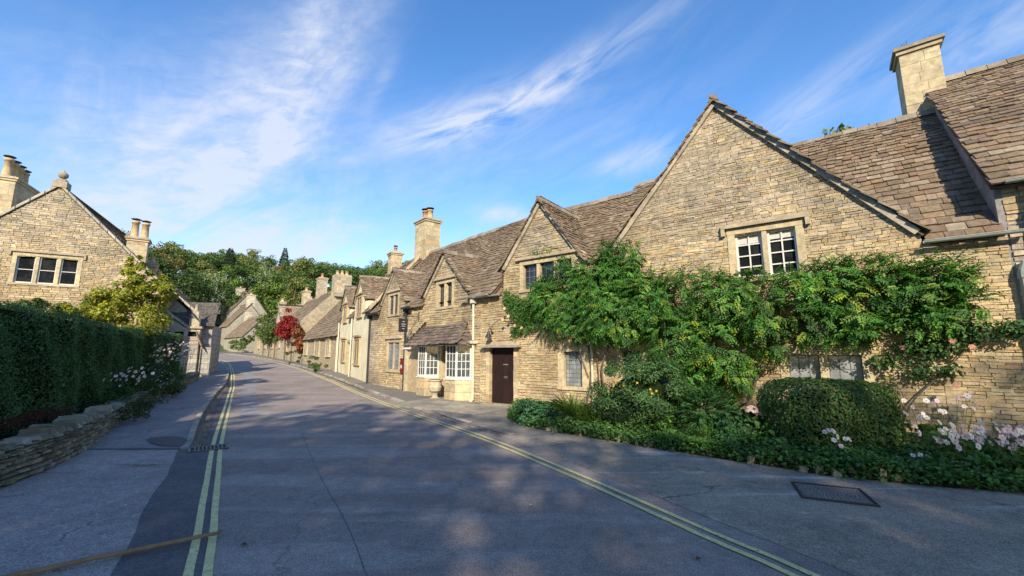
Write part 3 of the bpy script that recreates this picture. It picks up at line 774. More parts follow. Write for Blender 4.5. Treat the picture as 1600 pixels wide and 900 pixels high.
# --- shop cottage with the canted bays
LE = dist(E0, E2); RE = ang(E2, E0)
hE = thing('bay_cottage', 'stone cottage with two white bay windows under a slate pent roof', 'house', (*E0, 0), RE)
opE = [(-2.72,-1.76,3.42,4.32),(-2.55,-1.4,-.1,2.3),(-3.5,-.6,.75,2.0)]
xcE, hwE, zeE, zrE = -2.25, 1.5, 3.95, 5.55
wall(hE, [[(-LE,-.3),(.02,-.3),(.02,3.62),(-LE,3.62)], [(-3.75,3.62),(-.75,3.62),(-.75,zeE),(xcE,5.5),(-3.75,zeE)]], opE, palf=weathered(3.2,6.2), h=(.07,.125), l=(.13,.38), seed=8, gap=.006, proud=.022)
window(hE, -2.72, -1.76, 3.42, 4.32, 2, 'lead', 'glass_dark', bars=(3,5), hood=True, ret=False, sur=.13, mul=.12)
gable_roof(hE, xcE, hwE, zeE, zrE, -.12, 2.4, e=(.17,.12), seed=11, over=.12)
main_roof(hE, -LE-.05, .75, 3.70, 7.1, 2.9, dormers=[(xcE, hwE+.05, zeE, zrE)], seed=12, over=.12, e=(.2,.105))
gutter(hE, -.95, .6, -.22, 3.58)
mb = MB(); x = -.28
mb.box(x-.09,x+.09,-.2,-.02,3.36,3.52); mb.tube([(x,-.12,3.55),(x,-.11,3.0),(x,-.10,2.1)], .042, 10)
mb.box(x-.13,x+.13,-.2,-.02,1.98,2.08); mb.tube([(x,-.10,2.0),(x,-.10,1.0),(x,-.10,.12),(x-.02,-.2,.05)], .048, 10)
for z in (2.9, 1.2, .5): mb.tube([(x,-.105,z),(x,-.105,z+.07)], .06, 10)
mb.build('downpipe', 'cream_paint', hE)
# bay windows: footprint points (x, outward distance)
def bay(nm, fp, lab):
    b = MB()
    pts = [(x, -d) for x, d in fp]
    def extr(m, z0, z1, grow, col=None, blocks=False):
        c = Vector((sum(p[0] for p in pts)/len(pts), 0))
        P = [((p[0]-c.x)*(1+grow/.7)+c.x, p[1]-(grow if p[1] < -.1 else 0)) for p in pts]
        for i in range(len(P)-1):
            (x0, y0), (x1, y1) = P[i], P[i+1]; L = math.dist(P[i], P[i+1]); nx, ny = (y1-y0)/L, -(x1-x0)/L
            if ny > 0: nx, ny = -nx, -ny
            if blocks:
                z = z0; row = 0
                while z < z1-.01:
                    h = min(.27, z1-z); h = z1-z if z1-z-h < .1 else h; n = max(1, round(L/.4)); sh = 0
                    for k in range(n):
                        t0, t1 = k/n+.008, (k+1)/n-.008; cc = pick(DRESS+[(.42,.33,.19),(.55,.42,.24)], .12)
                        q = [(x0+(x1-x0)*t, y0+(y1-y0)*t) for t in (t0, t1)]
                        m.hexa([(q[0][0],q[0][1],z+.004),(q[1][0],q[1][1],z+.004),(q[1][0]-nx*.1,q[1][1]-ny*.1,z+.004),(q[0][0]-nx*.1,q[0][1]-ny*.1,z+.004),
                                (q[0][0],q[0][1],z+h-.004),(q[1][0],q[1][1],z+h-.004),(q[1][0]-nx*.1,q[1][1]-ny*.1,z+h-.004),(q[0][0]-nx*.1,q[0][1]-ny*.1,z+h-.004)], cc)
                    z += h
            else: m.hexa([(x0,y0,z0),(x1,y1,z0),(x1-nx*.1,y1-ny*.1,z0),(x0-nx*.1,y0-ny*.1,z0),(x0,y0,z1),(x1,y1,z1),(x1-nx*.1,y1-ny*.1,z1),(x0-nx*.1,y0-ny*.1,z1)], col or (.6,.6,.55))
        m.face([(p[0], p[1], z1-.006) for p in P][::1], col or (.4,.35,.25))
    extr(b, -.2, .74, .02, blocks=True); base = b.build('bay_window', 'stone_clean', hE); base['label'] = lab
    s = MB(); extr(s, .745, .80, .05); s.build('sill', 'white_paint', base)
    fr = MB(); gl = MB()
    for i in range(len(pts)-1):
        (x0, y0), (x1, y1) = pts[i], pts[i+1]; L = math.dist(pts[i], pts[i+1]); dx, dy = (x1-x0)/L, (y1-y0)/L; nx, ny = dy, -dx
        if ny > 0: nx, ny = -nx, -ny
        def Q(s_, d, z): return (x0+dx*s_+nx*d, y0+dy*s_+ny*d, z)
        def bar(s0, s1, z0, z1, d0=-.04, d1=.0): fr.hexa([Q(s0,d1,z0),Q(s1,d1,z0),Q(s1,d0,z0),Q(s0,d0,z0),Q(s0,d1,z1),Q(s1,d1,z1),Q(s1,d0,z1),Q(s0,d0,z1)], (.7,.7,.66))
        bar(0,.05,.80,1.96); bar(L-.05,L,.80,1.96); bar(.052,L-.052,.80,.86); bar(.052,L-.052,1.90,1.96)
        n = max(2, round(L/.2)); 
        for k in range(1, n): s_ = .05+(L-.1)*k/n; bar(s_-.011, s_+.011, .862, 1.898, -.03, -.008)
        for k in (1, 2, 3): z = .86+1.04*k/4; bar(.053, L-.053, z-.011, z+.011, -.031, -.009)
        gl.hexa([Q(.02,-.022,.81),Q(L-.02,-.022,.81),Q(L-.02,-.03,.81),Q(.02,-.03,.81),Q(.02,-.022,1.95),Q(L-.02,-.022,1.95),Q(L-.02,-.03,1.95),Q(.02,-.03,1.95)])
    fr.build('frame', 'white_paint', base); gl.build('pane', 'glass_mid', base)
    cu = MB()
    for i in range(len(pts)-1):
        (x0, y0), (x1, y1) = pts[i], pts[i+1]
        cu.face([(x0, y0+.06, .82), (x1, y1+.06, .82), (x1, y1+.06, 1.35), (x0, y0+.06, 1.35)])
    return base
bay('r', [(-1.62,.0),(-1.47,.42),(-.82,.42),(-.48,.02)], 'right-hand white canted bay window on an ashlar base')
bay('l', [(-3.55,.0),(-3.4,.42),(-2.85,.42),(-2.55,.02)], 'left-hand white canted bay window on an ashlar base')
mb = MB()  # pent roof over bays
for (O, A_, B_, poly) in (((-4.1,-.68,1.97), (1,0,0), (0,.68,.76), [(0,0),(3.78,0),(3.3,1.0),(.5,1.0)]),
                          ((-.32,-.68,1.97), (0,1,0), (-.5,0,.76), [(0,0),(.68,0),(.67,.93),(.57,.93)]),
                          ((-4.1,.0,1.97), (0,-1,0), (.5,0,.76), [(0,0),(.68,0),(.10,.93),(0,.93)])):
    slates(mb, O, A_, B_, poly, e=(.17,.12), w=(.16,.34), colf=lambda p: pick([(.17,.13,.10),(.14,.11,.085),(.20,.155,.12)], .15)); deck(mb, O, A_, B_, poly)
pr = mb.build('pent_roof', 'slate', hE)
mb = MB(); mb.box(-4.05,-.36,-.64,.0,1.93,1.965,(.5,.48,.4)); mb.build('soffit', 'white_paint', pr)
mb = MB(); mb.box(-2.55,-1.5,.30,.36,-.1,1.95,(.012,.009,.008)); mb.box(-2.3,-1.65,.14,.18,.05,1.92,(.016,.011,.010)); mb.build('shop_door', 'wood', hE)
mb = MB()
mb.box(-2.54,-2.36,-.02,.3,0,1.94,pick(DRESS)); mb.build('door_jamb', 'stone_clean', hE); mb = MB(); mb.box(-1.72,-1.62,-.02,.3,0,1.94,pick(DRESS)); mb.build('door_jamb', 'stone_clean', hE)
mb = MB(); mb.box(-2.58,-2.52,-.06,.0,.8,1.93); mb.build('door_post', 'white_paint', hE); mb = MB(); mb.box(-1.70,-1.64,-.06,.0,.8,1.93); mb.build('door_post', 'white_paint', hE)
mb = MB(); mb.box(-4.95,-3.62,-.06,.02,-.1,1.9,(.47,.37,.22)); mb.box(-5.02,-4.85,-.14,.0,-.1,1.82,(.5,.43,.3)); mb.build('pilaster', 'stone_clean', hE)
mb = MB(); mb.box(-5.15,-4.3,-.18,.02,1.82,1.90); mb.build('fascia_board', 'white_paint', hE)
# planter between the bays
ur = thing('stone_urn', 'pale stone urn planter standing between the two bay windows', 'planter', (*E0, 0), RE)
mb = MB(); mb.lathe((-1.98,-.5,.03), [(0,.19),(.05,.19),(.07,.12),(.14,.09),(.22,.11),(.30,.21),(.44,.25),(.46,.22),(.62,.23),(.66,.27),(.70,.27),(.70,.22),(.66,.2)], 18, pick(GREYST)); mb.build('urn', 'stone_clean', ur, smooth=False)
mb = MB(); mb.lathe((-1.98,-.5,.66), [(0,.2),(.03,.2)], 14); mb.build('soil', 'soil', ur)
# hanging sign
hs = thing('hanging_sign', 'dark hanging pub-style sign board on an iron bracket left of the bay windows', 'sign', (*E0, 0), RE)
mb = MB(); mb.box(-4.17,-4.13,-.90,-.52,2.50,3.03); bd = mb.build('sign_board', 'iron', hs)
mb = MB()
for i, (zz, w) in enumerate(((2.9,.10),(2.8,.18),(2.72,.15),(2.62,.1))): mb.box(-4.1295,-4.128,-.71-w/2,-.71+w/2,zz,zz+.02,(.3,.28,.2))
mb.build('lettering', 'cream_paint', bd)
mb = MB(); mb.tube([(-4.15,0,3.13),(-4.15,-1.05,3.13)], .014, 6); mb.tube([(-4.15,-.02,3.3),(-4.15,-.4,3.13)], .01, 6)
mb.tube([(-4.15,-.88,3.03),(-4.15,-.88,3.13)], .006, 5); mb.tube([(-4.15,-.5,3.03),(-4.15,-.5,3.13)], .006, 5); mb.box(-4.17,-4.13,-.03,0,2.95,3.35)
mb.tube([(-4.15,-1.05,3.22),(-4.15,-1.05,3.04)], .012, 6); mb.build('bracket', 'iron', hs)
wl = thing('lantern', 'small dark wall lantern under the left end of the pent roof', 'lamp', (*E0, 0), RE)
mb = MB(); mb.lathe((-4.3,-.28,2.1), [(0,.05),(.02,.07),(.2,.1),(.22,.11),(.3,.02)], 6); mb.tube([(-4.3,-.28,2.4),(-4.3,-.2,2.48),(-4.3,0,2.46)], .012, 6); mb.build('lantern_body', 'lead', wl)

# --- next cottage left
LF = dist(E2, F2); RF = ang(F2, E2)
hF = thing('narrow_cottage', 'narrow stone cottage with a black downpipe and red post box on its wall', 'house', (*E2, 0), RF)
opF = [(-2.0,-1.12,3.42,4.3),(-1.98,-.78,.92,2.15)]
xcF, hwF = -1.56, 1.4
wall(hF, [[(-LF,-.3),(0,-.3),(0,3.66),(-LF,3.66)], [(xcF-hwF,3.66),(xcF+hwF,3.66),(xcF+hwF,4.0),(xcF,5.47),(xcF-hwF,4.0)]], opF, palf=patchy, h=(.07,.125), l=(.13,.38), seed=9, gap=.006, proud=.022)
window(hF, -2.0, -1.12, 3.42, 4.3, 2, 'lead', 'glass_dark', bars=(3,5), hood=True, ret=False, pd=.05)
window(hF, -1.98, -.78, .92, 2.15, 2, 'lead', 'glass_pale', bars=(3,6), hood=True, ret=False, pd=.05)
gable_roof(hF, xcF, hwF, 4.0, 5.52, -.12, 2.3, e=(.17,.12), seed=13, over=.12)
main_roof(hF, -LF, .06, 3.74, 7.1, 2.9, dormers=[(xcF, hwF+.05, 4.0, 5.52)], seed=14, e=(.2,.105))
mb = MB(); mb.tube([(-.12,-.09,.05),(-.12,-.09,3.5)], .045, 8); mb.tube([(-4.12,-.09,.15),(-4.12,-.09,3.4)], .045, 8); mb.box(-.2,-.04,-.2,-.02,3.4,3.55); mb.box(-4.2,-4.04,-.2,-.02,3.35,3.5)
mb.build('downpipe', 'iron', hF)
mb = MB(); mb.box(-4.15,-2.95,-.3,-.2,3.52,3.6); mb.box(-.2,.5,-.3,-.2,3.52,3.6); mb.build('gutter', 'iron', hF)
mb = MB()  # coping strip between this roof and the next
for i in range(10):
    t0, t1 = i/10, (i+1)/10-.01; z0, z1 = 3.85+3.36*t0, 3.85+3.36*t1
    mb.hexa([(-LF-.12,2.9*t0-.1,z0),(-LF+.14,2.9*t0-.1,z0),(-LF+.14,2.9*t1-.1,z1),(-LF-.12,2.9*t1-.1,z1),(-LF-.12,2.9*t0-.1,z0+.14),(-LF+.14,2.9*t0-.1,z0+.14),(-LF+.14,2.9*t1-.1,z1+.14),(-LF-.12,2.9*t1-.1,z1+.14)], pick(DRESS))
mb.build('coping', 'stone_clean', hF)
chimney(hF, -4.15, 3.0, 6.7, 9.0, 1.2, .95, [(-.3,0,.19,.62,True,'terracotta'),(.22,0,.17,.55,True,'buff_pot')])
pb = thing('post_box', 'small red wall post box beside the black downpipe', 'post box', (*E2, 0), RF)
mb = MB(); mb.box(-.52,-.28,-.08,.0,.80,1.40); mb.box(-.53,-.27,-.1,.0,1.401,1.43); bxo = mb.build('box_body', 'red_paint', pb)
mb = MB(); mb.box(-.48,-.32,-.084,-.081,1.26,1.29,(.01,.01,.01)); mb.box(-.47,-.33,-.084,-.081,1.02,1.16,(.5,.48,.42)); mb.build('slot_and_plate', 'mixed', bxo)

# --- pale rendered pair
LG = dist(F2, G2); RG = ang(G2, F2)
hG = thing('rendered_cottage', 'pale cream rendered cottages with two small gabled dormers and a white downpipe', 'house', (*F2, 0), RG)
opG = [(-3.3,-2.25,1.1,2.4),(-3.2,-2.2,3.7,4.75),(-5.35,-4.55,.35,2.3),(-7.1,-6.1,1.2,2.4),(-7.1,-6.2,3.65,4.6)]
wall(hG, [[(-LG,-.3),(0,-.3),(0,3.85),(-LG,3.85)], [(-4.0,3.85),(-1.4,3.85),(-1.4,4.6),(-2.7,5.9),(-4.0,4.6)], [(-7.9,3.85),(-5.4,3.85),(-5.4,4.5),(-6.65,5.8),(-7.9,4.5)]], opG, stones=False, back='cream_render')
for (a, b, c, d) in (opG[0], opG[1], opG[3], opG[4]):
    window(hG, a, b, c, d, 2, 'lead', 'glass_mid', bars=(3,5), hood=True, ret=False, pal_=[(.52,.38,.2),(.47,.34,.18)], y=-.03, pd=.025)
gable_roof(hG, -2.7, 1.3, 4.6, 5.95, -.1, 2.6, e=(.18,.13), seed=15)
gable_roof(hG, -6.65, 1.25, 4.5, 5.85, -.1, 2.6, e=(.18,.13), seed=16)
main_roof(hG, -LG, 0, 3.95, 7.2, 2.9, dormers=[(-2.7,1.35,4.6,5.95),(-6.65,1.3,4.5,5.85)], seed=17, e=(.26,.14))
mb = MB(); mb.box(-5.35,-4.55,.1,.15,.25,2.3,(.5,.38,.22)); mb.build('door', 'wood', hG)
mb = MB(); mb.box(-5.5,-5.36,-.03,.2,.2,2.3,pick(DRESS)); mb.box(-4.54,-4.4,-.03,.2,.2,2.3,pick(DRESS)); mb.box(-5.52,-4.38,-.035,.2,2.303,2.45,pick(DRESS)); mb.build('door_jamb', 'stone_clean', hG)
mb = MB(); mb.tube([(-4.2,-.08,.3),(-4.2,-.08,3.8)], .04, 8); mb.tube([(-8.2,-.08,.4),(-8.2,-.08,3.8)], .04, 8); mb.build('downpipe', 'cream_paint', hG)
chimney(hG, -6.2, 2.9, 6.9, 8.3, .75, .75, [(0,0,.12,.35,True,'terracotta')])

# --- low cottages further on
LH = dist(G2, H2); RH = ang(H2, G2)
hH = thing('low_cottage', 'low stone cottage with three small ground floor windows under one sweeping roof', 'house', (*G2, 0), RH)
opH = [(-3.2,-2.3,1.5,2.55),(-6.8,-5.5,1.5,2.6),(-11.0,-9.9,1.6,2.65)]
wall(hH, [[(-LH,-.2),(0,-.2),(0,2.95),(-LH,2.95)]], opH, stones=False, back='rubble_far')
for o_ in opH: window(hH, *o_, 2, 'lead', 'glass_pale', bars=(2,4), hood=True, ret=False, y=-.05, pd=.03)
main_roof(hH, -LH, 0, 3.0, 6.7, 3.3, seed=18, e=(.30,.18), w=(.25,.55))
mb = MB(); mb.tube([(-.15,-.08,.4),(-.15,-.08,2.9)], .04, 8); mb.build('downpipe', 'cream_paint', hH)
LI = dist(H2, I2); RI = ang(I2, H2)
hI = thing('creeper_cottage', 'taller stone cottage with raised gable and large chimney behind red creeper', 'house', (*H2, 0), RI)
wall(hI, [[(-7.5,0),(0,0),(0,4.4),(-7.5,4.4)]], [(-3.5,-2.6,1.9,3.0),(-6.2,-5.2,1.9,3.0)], stones=False, back='rubble_far')
window(hI, -3.5, -2.6, 1.9, 3.0, 2, 'lead', 'glass_mid', bars=(2,3)); window(hI, -6.2, -5.2, 1.9, 3.0, 2, 'lead', 'glass_mid', bars=(2,3))
mb = MB(); prof = [(-.05,0),(6.9,0),(6.9,4.6),(3.4,8.2),(-.05,4.6)]
a = [(.25,y,z) for y, z in prof]; b = [(-.25,y,z) for y, z in prof]; mb.face(a); mb.face(b[::-1])
for i in range(5): mb.face([a[i], b[i], b[(i+1) % 5], a[(i+1) % 5]])
mb.build('gable_end', 'rubble_far', hI)
main_roof(hI, -7.5, -.2, 4.5, 7.95, 3.3, seed=19, e=(.32,.2), w=(.25,.6))
chimney(hI, .0, 3.4, 7.4, 9.3, 1.3, 1.5, [(-.0,-.45,.16,.4,False,'buff_pot'),(0,0,.16,.45,False,'buff_pot'),(0,.45,.16,.4,False,'buff_pot')], cap=False, palc=GREYST)
chimney(hI, -7.3, 3.4, 7.6, 9.9, 1.1, .9, [(0,0,.16,.5,False,'terracotta')], palc=GREYST)
hJ = thing('long_cottage', 'long low stone cottage row beyond the red creeper', 'house', (*H2, 0), RI)
wall(hJ, [[(-LI,.5),(-7.5,.5),(-7.5,4.5),(-LI,4.5)]], [], stones=False, back='rubble_far')
main_roof(hJ, -LI, -7.5, 4.55, 7.7, 3.0, dormers=[(-11,1.5,5.2,7.0)], seed=20, e=(.35,.22), w=(.3,.6))
wall(hJ, [[(-12.4,4.5),(-9.6,4.5),(-9.6,5.2),(-11,6.95),(-12.4,5.2)]], [], stones=False, back='pale_render', name='dormer_wall')
gable_roof(hJ, -11, 1.4, 5.2, 6.95, -.1, 2.4, e=(.25,.2), seed=22)
chimney(hJ, -12.5, 3.0, 7.3, 9.0, .9, .8, [(0,0,.15,.4,False,'buff_pot')], palc=GREYST)
chimney(hJ, -27, 3.0, 7.3, 9.0, 1.6, .8, [(-.5,0,.15,.5,False,'buff_pot'),(0,0,.15,.5,False,'buff_pot'),(.5,0,.15,.5,False,'buff_pot')], palc=GREYST)
for i, (a, b) in enumerate(((-10,-9.2),(-14,-13),(-19,-18.2),(-24,-23))): window(hJ, a, b, 2.3, 3.4, 2, 'lead', 'glass_mid', bars=(2,3), y=-.05, pd=.03)

# --- cottages at the bend, gable ends towards the viewer; local x along the gable, y going away
def bend_house(name, label, P, rot, w, L, ze, zr, z0, chim=(), win=(), mat='rubble_pale', dorm=False):
    h = thing(name, label, 'house', (*P, z0), rot)
    mb = MB(); prof = [(0,-1),(w,-1),(w,ze),(w/2,zr),(0,ze)]
    a = [(x,0,z) for x, z in prof]; b = [(x,L,z) for x, z in prof]; mb.face(a); mb.face(b[::-1])
    for i in (0, 1, 4): mb.face([a[i], b[i], b[(i+1) % 5], a[(i+1) % 5]])
    mb.build('wall', mat, h); r = MB(); an = math.atan2(zr-ze, w/2); SL = math.hypot(w/2, zr-ze)+.25
    for s in (0, 1):
        O = ((-.15 if s == 0 else w+.15), -.12, ze-.15*math.tan(an)+.08); B_ = ((1 if s == 0 else -1)*math.cos(an), 0, math.sin(an))
        slates(r, O, (0,1,0), B_, [(0,0),(L+.2,0),(L+.2,SL),(0,SL)], e=(.35,.22), w=(.3,.6), seed=s+P[1]); deck(r, O, (0,1,0), B_, [(0,0),(L+.2,0),(L+.2,SL),(0,SL)])
    ro = r.build('roof', 'slate', h); m2 = MB(); ridge(m2, (w/2,-.1,zr+.08), (w/2,L,zr+.08), seg=.6); m2.build('ridge_tile', 'stone_clean', ro)
    for c in chim: chimney(h, *c, palc=[(.52,.46,.34),(.48,.42,.31)], grey=DRESS)
    for wv in win: window(h, *wv, 2, 'lead', 'glass_mid', bars=(2,3))
    return h
bend_house('bend_cottage', 'low pale cottage at the bend with a dark gable window', (-41.9,66), R(46), 6.2, 11, 2.5, 5.9, g(65.6), chim=[(3.1,10.4,5.4,7.4,.9,.9,())], win=[(.7,2.1,.9,2.2)])
bend_house('bend_house', 'stone house at the bend with a tall chimney on its gable end', (-50.6,75.3), R(44), 6.6, 8, 4.4, 8.5, g(75), chim=[(3.3,.5,8.0,10.2,1.3,.9,[(0,0,.15,.4,False,'buff_pot')])], win=[(3.6,4.8,1,2.2)])
bend_house('bend_gabled_house', 'tall stone house with a finialed gable furthest round the bend', (-57.5,85.5), R(46), 7.2, 9, 7.4, 12.2, g(84), chim=[(3.6,8.5,11.5,13.6,1.5,1.3,[(0,0,.15,.4,False,'buff_pot')])], mat='rubble_pale')
bend_house('backland_cottage', 'cottage roof with pale chimneys showing behind the long row', (-33,72), R(10), 7, 10, 4.2, 7.2, g(72)+1, chim=[(2.0,2,6.6,8.4,2.2,.8,[(-.8,0,.16,.6,False,'buff_pot'),(-.3,0,.16,.6,False,'buff_pot'),(.3,0,.16,.6,False,'buff_pot')]),(-2.5,4,5,8.2,.9,.8,[(0,0,.2,.5,False,'terracotta')])])
bend_house('hillside_house', 'small pale house half hidden in the trees on the hillside', (-54,128), R(5), 5, 6, 5, 8, 11, chim=[(1,2,7,9.4,.9,.9,())])

# ------------------------------------------------------------------ left-hand side
LQ = (-21.8, 19.4); RL = math.atan2(.475, .88)
hL = thing('left_gabled_house', 'stone house on the left with a ball finial and three-light window in its gable', 'house', (*LQ, 0), RL)
opL = [(-1.0,1.06,4.85,6.12)]
wall(hL, [[(-6.0,-.3),(4.25,-.3),(4.25,5.12),(0,9.55),(-6.0,3.4)]], opL, palf=weathered(4,8.5), h=(.07,.13), l=(.14,.42), seed=31, gap=.006)
window(hL, -1.0, 1.06, 4.85, 6.12, 3, 'white', 'glass_dark', bars=(1,2), hood=True, sur=.15, mul=.13)
mb = MB()
for s, xe, zeL in ((-1,-6.1,3.35),(1,4.55,4.86)):
    n = 14
    for i in range(n):
        t0, t1 = i/n, (i+1)/n-.006; x0, x1 = xe*(1-t0), xe*(1-t1); z0, z1 = zeL+(9.62-zeL)*t0, zeL+(9.62-zeL)*t1; c = pick([(.43,.39,.30),(.37,.34,.27),(.47,.42,.32)])
        mb.hexa([(x0,-.1,z0),(x1,-.1,z1),(x1,.4,z1),(x0,.4,z0),(x0,-.1,z0+.14),(x1,-.1,z1+.14),(x1,.4,z1+.14),(x0,.4,z0+.14)], c)
mb.build('coping', 'stone_clean', hL)
mb = MB(); mb.box(-.26,.26,-.12,.36,9.55,9.85,pick(GREYST)); mb.box(-.16,.16,-.04,.28,9.852,9.98,pick(GREYST)); mb.lathe((0,.12,9.98), [(0,.08),(.06,.06),(.1,.13),(.18,.18),(.27,.19),(.35,.14),(.4,.07),(.42,.05),(.5,.02)], 14, pick(GREYST)); mb.build('finial', 'stone_clean', hL)
mb = MB()
for s, xe, zeL in ((-1,-6.1,3.3),(1,4.5,4.8)):
    L_ = math.hypot(xe, 9.5-zeL); O = (xe, .35, zeL); B_ = (-xe/L_, 0, (9.5-zeL)/L_)
    slates(mb, O, (0,1,0), B_, [(0,0),(9,0),(9,L_),(0,L_)], e=(.28,.16)); deck(mb, O, (0,1,0), B_, [(0,0),(9,0),(9,L_),(0,L_)])
mb.build('roof', 'slate', hL)
chimney(hL, -2.45, 2.2, 7.0, 10.0, .95, 2.1, [(0,-.75,.17,.95,True,'buff_pot'),(0,-.25,.17,.9,True,'buff_pot'),(0,.25,.17,.85,True,'buff_pot'),(0,.75,.17,.8,True,'buff_pot')])
# second building behind it with the twin-pot chimney
hM = thing('left_rear_house', 'lower stone house behind the left gable with tall twin-pot chimney', 'house', (-18.75, 23.9, 0), RL+R(8))
chimney(hM, -2.35, 1.2, 5.6, 8.0, .9, .9, [(-.22,0,.18,1.0,True,'buff_pot'),(.22,0,.18,.95,True,'buff_pot')])
chimney(hM, -2.0, 2.6, 5.6, 6.9, .95, .7, [(-.25,0,.13,.4,False,'buff_pot'),(.25,0,.13,.4,False,'buff_pot')], palc=GREYST)
mb = MB(); prof = [(-7,-.2),(.2,-.2),(.2,4.2),(-2.6,7.0),(-7,3)]
a = [(x,1.0,z) for x, z in prof]; b = [(x,1.5,z) for x, z in prof]; mb.face(a); mb.face(b[::-1])
for i in range(5): mb.face([a[i], b[i], b[(i+1) % 5], a[(i+1) % 5]])
mb.build('wall', 'rubble_pale', hM)
mb = MB()
for i in range(10):
    t0, t1 = i/10, (i+1)/10-.01; x0, x1 = -2.6+3.3*t0, -2.6+3.3*t1; z0, z1 = 7.0-3.05*t0, 7.0-3.05*t1
    mb.hexa([(x0,.8,z0),(x1,.8,z1),(x1,1.6,z1),(x0,1.6,z0),(x0,.8,z0+.16),(x1,.8,z1+.16),(x1,1.6,z1+.16),(x0,1.6,z0+.16)], pick([(.50,.45,.34),(.46,.41,.31)]))
mb.build('coping', 'stone_clean', hM)
mb = MB(); L_ = math.hypot(2.9,2.9)
slates(mb, (.4,1.5,4.1), (0,1,0), (-.70,0,.71), [(0,0),(7,0),(7,4.1),(0,4.1)], e=(.28,.16)); deck(mb, (.4,1.5,4.1), (0,1,0), (-.70,0,.71), [(0,0),(7,0),(7,4.1),(0,4.1)])
mb.build('roof', 'slate', hM)
# gatehouse-like lean-to at the pavement
hP = thing('lean_to', 'grey stone lean-to with buttress pier and dark slate roof at the end of the hedge', 'outbuilding', (-17.8, 24.0, 0), RL)
def greyp(x, z): return pick([(.36,.335,.29),(.31,.29,.25),(.41,.38,.32),(.35,.30,.24)], .12)
wall(hP, [[(-3.2,-.1),(.12,-.1),(.12,3.02),(-.55,3.05),(-3.2,5.2)]], [(-1.62,-1.22,2.55,2.85),(-1.02,-.62,2.55,2.85),(-.42,-.02,2.55,2.85)], palf=greyp, h=(.22,.34), l=(.4,.8), proud=.015, seed=33, wav=.005)
mb = MB()
for x in (-1.62,-1.02,-.42): mb.box(x, x+.4, .15, .2, 2.55, 2.85, (.015,.015,.015))
mb.build('recess_shade', 'mixed', hP)  # black backs paint the shade in the three small recesses
mb = MB(); n = 8
for i in range(n):
    t0, t1 = i/n, (i+1)/n-.01; x0, x1 = -3.2+2.75*t0, -3.2+2.75*t1; z0, z1 = 5.25-2.2*t0, 5.25-2.2*t1
    mb.hexa([(x0,-.08,z0),(x1,-.08,z1),(x1,.5,z1),(x0,.5,z0),(x0,-.08,z0+.12),(x1,-.08,z1+.12),(x1,.5,z1+.12),(x0,.5,z0+.12)], pick(GREYST))
mb.box(-.5,.2,-.1,.5,3.04,3.16,pick(GREYST))
mb.box(-.42,.05,-.02,.42,3.163,3.6,pick(GREYST)); mb.box(-.36,-.02,.02,.36,3.603,4.0,pick(GREYST)); mb.lathe((-.19,.2,4.0), [(0,.14),(.06,.1),(.3,.06),(.36,.08),(.42,.02)], 8, pick(GREYST)); mb.build('coping', 'stone_clean', hP)
mb = MB()
slates(mb, (-2.7,.5,3.2), (1,0,0), (0,.72,.70), [(0,0),(3.4,0),(3.4,2.1),(0,2.1)], e=(.19,.13), colf=lambda p: pick([(.15,.13,.11),(.12,.105,.09)], .15)); deck(mb, (-2.7,.5,3.2), (1,0,0), (0,.72,.70), [(0,0),(3.4,0),(3.4,2.1),(0,2.1)])
mb.build('roof', 'slate', hP)
mb = MB(); mb.box(-2.5,.6,.7,5,-.1,3.3,(.3,.28,.24)); mb.build('wall', 'ashlar_grey', hP)
mb = MB(); slates(mb, (.35,-.25,1.95), (0,1,0), (-.35,0,.9) if False else (-.2,0,.5), [(0,0),(1.6,0),(1.6,.8),(0,.8)], e=(.2,.15)); mb.build('small_roof', 'slate', hP)
mb = MB(); mb.box(.2,.7,.15,.9,-.1,2.0,(.34,.30,.22)); mb.build('pier', 'ashlar_grey', hP)
mb = MB(); mb.tube([(.16,-.06,.2),(.16,-.06,2.0)], .035, 8); mb.build('downpipe', 'iron', hP)

# dry stone wall in front of the hedge
WP = cr([(-5.0,2.3),(-5.75,3.9),(-6.28,5.45),(-6.75,6.55),(-7.6,8.0),(-9.0,10.1),(-11.6,14.0),(-14.0,18),(-16.4,22.6)], 10)
SL = [0]
for a, b in zip(WP[:-1], WP[1:]): SL.append(SL[-1]+math.dist(a, b))
def wp(s):
    s = min(max(s, 0), SL[-1]-1e-3); j = 0
    while SL[j+1] < s: j += 1
    t = (s-SL[j])/(SL[j+1]-SL[j]); a, b = WP[j], WP[j+1]; d = (b[0]-a[0], b[1]-a[1]); l = math.hypot(*d)
    return a[0]+d[0]*t, a[1]+d[1]*t, d[0]/l, d[1]/l
def TW(s, y, z): X, Y, dx, dy = wp(s); return (X-dy*y, Y+dx*y, z+g(Y))      # y>0 goes behind (left of travel)
dw = thing('dry_stone_wall', 'low mossy dry stone wall curving along the left pavement below the hedge', 'wall', (-6.3,5.5,0))
dw.location = (0,0,0)
Lw = SL[-1]
mb = MB()
mossy = lambda x, z: pick([(.27,.24,.17),(.22,.20,.14),(.32,.29,.2),(.18,.17,.11),(.25,.245,.15),(.36,.32,.23)], .15)
stone_rows(mb, [(0,-.1),(Lw,-.1),(Lw,.5),(0,.5)], (), h=(.035,.085), l=(.08,.28), proud=.05, palf=mossy, T=lambda x, y, z: TW(x, y, z), gap=.014, wav=.03, seed=4)
w_ = mb.build('wall_face', 'stone', dw)
mb = MB(); n = 60
for i in range(n):
    s0, s1 = Lw*i/n, Lw*(i+1)/n; mb.hexa([TW(s0,.03,-.2), TW(s1,.03,-.2), TW(s1,.4,-.2), TW(s0,.4,-.2), TW(s0,.03,.47), TW(s1,.03,.47), TW(s1,.4,.5), TW(s0,.4,.5)], (.05,.045,.035))
